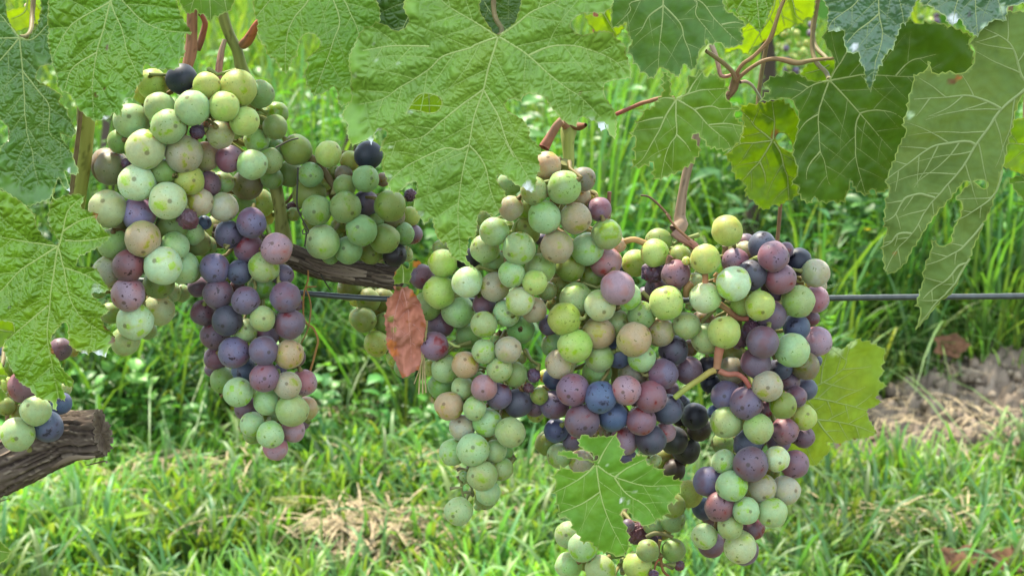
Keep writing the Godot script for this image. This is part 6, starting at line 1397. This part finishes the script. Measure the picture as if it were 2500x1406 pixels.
	t = bunch("mixed bunch at the far left resting on the thick sawn wood", Vector3(-0.2021, 0.7258, 0.0080), "-0.4,-0.3,-1.2 -2.7,-10.8,-6.7 -3.1,-19.8,-7.1 -3.5,-28.7,-7.1 -3.2,-37.0,-5.3 0.4,-41.7,6.4", "9.6 -19.1 21.7 5.87 G;1.4 -29.1 21.5 6.65 G;17.7 3.3 9.8 4.41 M;3.4 -11.0 15.0 6.14 R;11.2 -28.8 13.4 6.16 B;14.2 -22.1 3.1 4.35 B;-8.1 -22.4 5.9 3.79 y;-5.3 -4.4 6.7 4.67 g;-7.3 1.7 5.8 2.37 B;-11.4 -33.9 4.7 2.33 y;13.9 -18.0 -4.2 2.82 G;17.3 -2.2 -7.4 2.74 y;-9.0 -14.5 0.3 2.95 Y;-4.1 -26.7 1.7 3.51 y;-8.1 -21.6 -0.1 3.12 y;7.6 -21.0 0.3 2.73 g")
	t = bunch("backlit pale green bunch hanging behind the wire and the red dead leaf", Vector3(-0.0632, 0.7429, -0.0360), "-0.6,-1.5,-6.2 1.4,-9.2,-6.2 3.4,-17.0,-6.2 5.6,-24.5,-5.0 8.1,-30.7,0.6 10.2,-38.4,0.9", "-0.2 -10.4 21.1 5.21 y;4.8 -20.8 21.6 5.28 Y;-2.8 -11.7 12.9 4.64 Y;-7.0 1.6 13.4 5.07 y;1.2 -3.4 14.9 5.07 y;6.9 -4.9 8.2 5.12 y;8.2 -13.5 14.9 4.63 y;16.5 -33.6 14.4 4.67 g;11.7 -31.2 7.9 3.79 Y;11.6 -23.2 7.6 4.61 y;11.6 -11.5 4.6 4.61 y;-5.7 -6.8 0.8 2.87 Y;4.0 -12.2 2.0 3.24 y;-2.0 -15.6 -3.0 4.66 y;3.7 -25.9 3.1 4.67 Y;-0.2 -10.3 -8.9 4.53 y;3.9 -12.5 -15.4 4.57 y")


func wood() -> void:
	cordon("short piece of old brown wood with split bark in the middle, carrying the shaded bunch", "-124.5,771.4,-6.0 -110.9,769.7,-6.0 -104.2,767.0,-6.0 -93.3,763.2,-6.0 -80.6,758.1,-6.0 -65.2,755.3,-6.0 -53.2,753.7,-6.0 -47.7,753.3,-6.0", [4.3, 4.6, 4.7, 4.9], false)
	cordon("thick old brown wood with a sawn end at the lower left", "-250.1,656.2,2.0 -229.8,666.5,2.0 -218.9,671.1,2.0 -204.3,678.6,2.0 -189.9,684.7,2.0 -180.2,686.5,2.0 -174.5,687.6,2.0", [11.5, 10.6, 10.2, 9.4], true)
	cane("yellow green cane behind the left leaves with a brown withered scar", "-165.3,878.5,22.0 -166.3,853.8,21.3 -166.7,834.8,20.7 -167.0,821.9,20.0 -168.7,808.9,19.3 -172.3,792.4,18.7 -174.8,779.0,18.0", [2.69, 3.0, 3.16, 3.0], lin(0.24, 0.22, 0.06), lin(0.26, 0.27, 0.06), [[0.55, 0.25]], "cane", "vine_cane")
	cane("reddish brown cane beside the black berry at the top left", "-124.9,879.5,6.0 -125.6,865.4,7.6 -126.0,854.4,9.2 -126.5,848.1,10.8 -128.5,840.3,12.4 -130.5,832.4,14.0", [2.05, 2.21, 2.37, 1.42], lin(0.22, 0.10, 0.05), lin(0.27, 0.12, 0.07), [[0.62, 0.15]], "cane", "vine_cane")
	cane("grey green shoot rising from the old wood behind the upper left bunch", "-94.7,767.1,-2.0 -95.0,775.0,-1.4 -95.6,784.5,-0.8 -97.1,794.0,-0.2 -101.3,812.6,0.4 -106.0,832.6,1.0 -108.2,840.3,1.6 -109.8,848.7,2.2 -112.4,854.7,2.8 -114.5,862.7,3.4 -116.6,877.8,4.0", [3.16, 2.69, 3.0, 2.69, 2.37, 2.37, 2.37, 2.37], lin(0.24, 0.23, 0.07), lin(0.16, 0.18, 0.05), [[0.02, 0.3], [0.62, 0.35]], "cane", "vine_cane")
	cane("slender pinkish stalk between the two top left canes", "-114.0,852.9,4.0 -115.1,849.1,5.6 -115.6,845.4,7.2 -116.0,841.9,8.8 -116.0,838.6,10.4 -116.6,834.9,12.0", [0.95, 1.42, 1.58, 1.42], lin(0.28, 0.22, 0.15), lin(0.30, 0.12, 0.09), [], "leaf stalk", "leaf_stalk")
	cane("short red leaf stalk stub on the grey green shoot", "-106.6,851.2,6.0 -104.1,852.9,9.5 -101.5,856.1,13.0 -99.0,859.5,16.5 -95.8,862.6,20.0", [1.58, 2.05, 1.74, 1.26], lin(0.14, 0.09, 0.05), lin(0.40, 0.11, 0.06), [[0.05, 0.3]], "leaf stalk", "leaf_stalk")
	cane("dark red curved leaf stalk behind the reddish brown cane", "-125.9,848.7,0.0 -124.2,852.2,0.8 -122.6,856.8,1.6 -121.9,859.6,2.4 -123.0,862.4,3.2 -123.5,862.9,4.0", [1.42, 1.42, 1.26, 0.95], lin(0.10, 0.07, 0.04), lin(0.32, 0.10, 0.07), [], "leaf stalk", "leaf_stalk")
	cane("yellow green cane standing over the middle bunch", "24.6,841.4,8.0 24.4,830.1,10.0 22.9,819.7,12.0 22.3,814.4,14.0 22.6,805.1,16.0 21.8,792.3,18.0", [2.21, 2.37, 2.69, 2.37, 2.37], lin(0.25, 0.21, 0.07), lin(0.23, 0.26, 0.06), [[0.45, 0.35]], "cane", "vine_cane")
	cane("reddish forked stub at the node over the middle bunch", "21.8,819.5,14.0 19.4,822.1,16.0 17.1,819.6,18.0 14.8,816.2,20.0 12.5,812.4,22.0", [1.9, 1.58, 1.74, 1.9], lin(0.30, 0.16, 0.10), lin(0.24, 0.09, 0.06), [[0.95, 0.25]], "leaf stalk", "leaf_stalk")
	cane("dark bud stub to the right of the middle cane node", "24.1,820.4,14.0 26.8,820.1,17.0 28.9,821.2,20.0", [1.9, 1.74, 0.79], lin(0.16, 0.11, 0.05), lin(0.20, 0.08, 0.05), [], "bud", "bud_stub")
	cane("brown cane coming down to the right bunch with a swollen pinkish foot", "74.6,819.8,6.0 73.3,811.2,8.0 70.6,802.6,10.0 68.8,794.4,12.0 67.4,783.2,14.0 67.9,780.9,16.0 65.6,778.3,18.0", [2.05, 2.05, 1.98, 1.9, 2.37, 2.84], lin(0.21, 0.15, 0.09), lin(0.24, 0.16, 0.11), [[0.97, 0.2]], "cane", "vine_cane")
	cane("pinkish stalk of the right bunch bending away from the swollen foot", "65.0,778.1,18.0 66.8,776.4,19.0 69.7,774.7,20.0 72.6,773.0,21.0 74.2,771.1,22.0", [2.37, 1.9, 1.74, 2.05], lin(0.34, 0.21, 0.18), lin(0.33, 0.14, 0.10), [], "bunch stalk", "bunch_stalk")
	cane("thin brown dried tendril leaning on the brown cane", "51.1,793.1,20.0 53.5,793.0,20.6 56.5,791.1,21.1 60.0,787.7,21.7 62.7,784.7,22.3 61.2,786.1,22.9 65.0,781.0,23.4 70.5,776.2,24.0", [0.4, 0.51, 0.55, 0.51, 0.63], lin(0.05, 0.04, 0.03), lin(0.22, 0.11, 0.06), [], "tendril", "tendril")
	cane("reddish brown side shoot rising to the top right past the yellow leaf", "86.8,839.6,24.0 86.9,842.3,25.1 88.7,845.5,26.2 92.2,848.2,27.3 96.4,852.7,28.4 98.3,855.8,29.6 99.4,859.9,30.7 100.8,865.8,31.8 102.4,870.6,32.9 104.1,875.4,34.0", [0.88, 0.82, 0.76, 0.76, 0.82, 0.76], lin(0.22, 0.10, 0.06), lin(0.23, 0.16, 0.07), [[0.5, 0.35]], "cane", "vine_cane")
	cane("reddish brown side shoot bending right towards the large dark leaf", "86.7,838.5,24.0 88.3,840.8,25.0 91.8,843.9,26.0 96.1,846.6,27.0 100.4,847.6,28.0 104.8,847.0,29.0 109.1,846.2,30.0 114.8,847.4,31.0 122.1,848.1,32.0", [0.88, 0.82, 0.82, 0.88, 0.76, 0.63], lin(0.20, 0.10, 0.055), lin(0.20, 0.14, 0.06), [[0.62, 0.5]], "cane", "vine_cane")
	cane("short brown side shoot bending up left under the smooth dark leaf", "86.5,839.6,24.0 84.8,842.4,25.5 81.9,845.2,27.0 78.2,847.9,28.5 73.8,850.8,30.0", [1.11, 0.95, 0.95, 0.79], lin(0.24, 0.14, 0.08), lin(0.18, 0.14, 0.06), [], "cane", "vine_cane")
	cane("knotty brown cane below the three forked side shoots", "87.1,840.9,22.0 86.7,838.5,21.2 86.2,835.8,20.4 84.8,833.0,19.6 83.9,831.4,18.8 82.3,823.6,18.0", [1.42, 1.58, 1.34, 1.26, 1.42], lin(0.19, 0.11, 0.06), lin(0.17, 0.10, 0.06), [[0.25, 0.25]], "cane", "vine_cane")
	cane("pale pinkish dry stalk behind the forked side shoots", "77.6,851.9,16.0 79.3,848.0,17.2 80.4,843.6,18.4 81.3,840.3,19.6 83.7,840.2,20.8 86.5,841.5,22.0", [1.11, 0.95, 0.87, 0.71], lin(0.42, 0.32, 0.25), lin(0.38, 0.18, 0.14), [], "leaf stalk", "leaf_stalk")
	cane("pale thin stalk drooping right of the forked side shoots", "88.8,837.8,20.0 91.5,837.8,17.5 94.3,836.0,15.0 96.7,833.0,12.5 98.8,830.0,10.0", [0.71, 0.66, 0.63, 0.57], lin(0.34, 0.18, 0.14), lin(0.40, 0.36, 0.28), [], "leaf stalk", "leaf_stalk")
	cane("red leaf stalk in the notch at the right of the central leaf", "32.6,871.3,10.0 32.7,864.3,11.3 32.6,856.7,12.7 32.9,850.1,14.0", [1.11, 1.11, 1.11], lin(0.36, 0.14, 0.08), lin(0.34, 0.12, 0.07), [], "leaf stalk", "leaf_stalk")


func small_things() -> void:
	var wire := thing("trellis_wire", "dark grey steel trellis wire running behind the bunches", "wire", "", Vector3(-0.1115, 0.7489, -0.0040))
	stem_on(wire, "strand", "-256.4,757.9,-4.0 -179.7,754.3,-4.0 -111.5,748.9,-4.0 -88.4,747.1,-4.0 -52.4,744.6,-4.0 8.6,743.7,-4.0 60.1,743.9,-4.0 132.3,745.0,-4.0 171.7,745.5,-4.0 214.7,745.9,-4.0 283.2,747.1,-4.0", 1.25, 1.25, lin(0.075, 0.085, 0.085), lin(0.085, 0.095, 0.095), wire.position)
	(wire.get_node("strand") as MeshInstance3D).material_override = mats["steel"]
	cane("orange brown tendril curling round the wire right of the purple bunch", "-83.3,760.4,10.0 -83.4,756.2,10.6 -84.9,751.9,11.2 -85.4,747.6,11.8 -85.4,741.2,12.4 -83.9,738.4,13.0 -81.3,736.6,13.6 -79.6,731.9,14.2 -80.1,729.3,14.8 -81.5,724.1,15.4 -83.0,719.3,16.0", [0.35, 0.41, 0.47, 0.51, 0.54], lin(0.26, 0.12, 0.04), lin(0.28, 0.15, 0.05), [], "tendril", "tendril")
	cane("thin orange tendril crossing the wire beside the purple bunch", "-85.2,751.5,6.0 -84.0,750.1,7.6 -82.8,745.6,9.2 -83.0,740.7,10.8 -84.1,735.4,12.4 -86.6,730.5,14.0", [0.32, 0.38, 0.35, 0.25], lin(0.30, 0.15, 0.05), lin(0.24, 0.14, 0.05), [], "tendril", "tendril")
	cane("short orange tendril twist over the wire", "-86.3,750.1,2.0 -84.7,751.4,2.0 -83.2,751.4,2.0 -81.0,751.5,2.0", [0.38, 0.41, 0.22], lin(0.32, 0.16, 0.05), lin(0.30, 0.16, 0.06), [], "tendril", "tendril")
	cane("thin black dried tendril in front of the shaded bunch", "-83.0,805.9,30.0 -84.0,792.3,29.6 -83.5,788.8,29.3 -81.9,784.7,28.9 -80.0,780.7,28.5 -80.9,779.3,28.2 -82.3,779.2,27.8 -82.5,780.4,27.5 -81.7,781.3,27.1 -81.1,779.4,26.7 -81.5,776.6,26.4 -82.1,773.7,26.0", [0.38, 0.35, 0.32, 0.35], lin(0.03, 0.028, 0.022), lin(0.045, 0.04, 0.03), [], "tendril", "tendril")
	cane("short black dried tendril hanging under the middle old wood", "-79.2,756.9,2.0 -78.3,755.2,2.7 -76.9,753.0,3.3 -75.1,750.3,4.0", [0.35, 0.32, 0.25], lin(0.03, 0.028, 0.022), lin(0.05, 0.045, 0.03), [], "tendril", "tendril")
	cane("brown straw lying over a green berry above the shaded bunch", "-88.7,816.2,46.0 -85.6,817.8,45.3 -83.1,818.9,44.7 -80.4,819.4,44.0", [0.35, 0.38, 0.32], lin(0.06, 0.05, 0.03), lin(0.05, 0.045, 0.03), [], "tendril", "tendril")


func _ready() -> void:
	rng.seed = 20240
	wave.seed = 4
	wave.frequency = 0.03
	wave.fractal_octaves = 3
	# --- camera, sky, sun, exposure
	var cam := Camera3D.new()
	cam.name = "camera"
	add_child(cam)
	cam.position = Vector3(0, 0.90, 0.60)
	cam.rotation_degrees = Vector3(-14.0, 0, 0)
	var lens := CameraAttributesPhysical.new()
	lens.frustum_focal_length = 62.0
	lens.exposure_aperture = 34.0
	lens.frustum_focus_distance = 0.575
	lens.frustum_near = 0.05
	lens.frustum_far = 1200.0
	cam.attributes = lens
	cam.fov = 21.92
	cam.near = 0.05
	cam.far = 1200.0
	cam.current = true
	var env := Environment.new()
	var sky := Sky.new()
	var sm := ProceduralSkyMaterial.new()
	sm.sky_top_color = Color(0.76, 0.82, 0.89)
	sm.sky_horizon_color = Color(0.88, 0.91, 0.94)
	sm.sky_curve = 0.18
	sm.ground_bottom_color = Color(0.20, 0.26, 0.12)
	sm.ground_horizon_color = Color(0.50, 0.56, 0.42)
	sm.sky_energy_multiplier = 1.15
	sky.sky_material = sm
	env.background_mode = Environment.BG_SKY
	env.sky = sky
	env.tonemap_mode = Environment.TONE_MAPPER_LINEAR
	env.tonemap_exposure = 2.75
	env.sdfgi_enabled = true
	env.ssao_enabled = true
	env.ssil_enabled = true
	var we := WorldEnvironment.new()
	we.name = "world_environment"
	we.environment = env
	add_child(we)
	var sun := DirectionalLight3D.new()
	sun.name = "sun"
	sun.light_energy = 1.3
	sun.light_color = Color(1.0, 0.96, 0.88)
	sun.light_angular_distance = 3.0
	sun.shadow_enabled = true
	add_child(sun)
	sun.look_at_from_position(Vector3(-0.32, 1.0, -0.50), Vector3.ZERO)
	# --- materials
	for k in 3:
		for v in 4:
			make_skin(k, v)
	make_grape_meshes()
	leaf_mat("leaf_blister", 0.40, 0.135, Color(0.36, 0.38, 0.10), 0.5, 0.02)
	leaf_mat("leaf_bumpy", 0.44, 0.10, Color(0.44, 0.46, 0.11), 0.45, 0.03)
	leaf_mat("leaf_smooth", 0.50, 0.010, Color(0.44, 0.46, 0.08), 0.36, 0.06)
	leaf_mat("leaf_wet", 0.30, 0.055, Color(0.25, 0.30, 0.12), 0.55, 0.0)
	leaf_mat("leaf_under", 0.75, -0.016, Color(0.52, 0.54, 0.16), 0.25, 0.07)
	leaf_mat("leaf_glow", 0.50, 0.016, Color(1.0, 1.0, 0.30), 0.45, 0.04)
	leaf_mat("leaf_dead", 0.75, 0.020, Color(0.20, 0.12, 0.08), 0.3, 0.03)
	var plain: StandardMaterial3D = mats["leaf_smooth"].duplicate()
	plain.heightmap_enabled = false
	mats["leaf_plain"] = plain
	vertex_mat("vein", 0.5, 0.3)
	vertex_mat("stem", 0.55, 0.0, 0.32)
	vertex_mat("bark", 0.85, 0.0, 0.3)
	vertex_mat("grass", 0.42, 1.0, 0.5)
	vertex_mat("straw", 0.7, 0.3, 0.3)
	vertex_mat("soil", 0.95, 0.0, 0.2)
	vertex_mat("steel", 0.45, 0.0, 0.5).metallic = 0.6
	# --- the setting
	make_ground()
	background()
	# --- the vine
	wood()
	leaves()
	bunches()
	small_things()
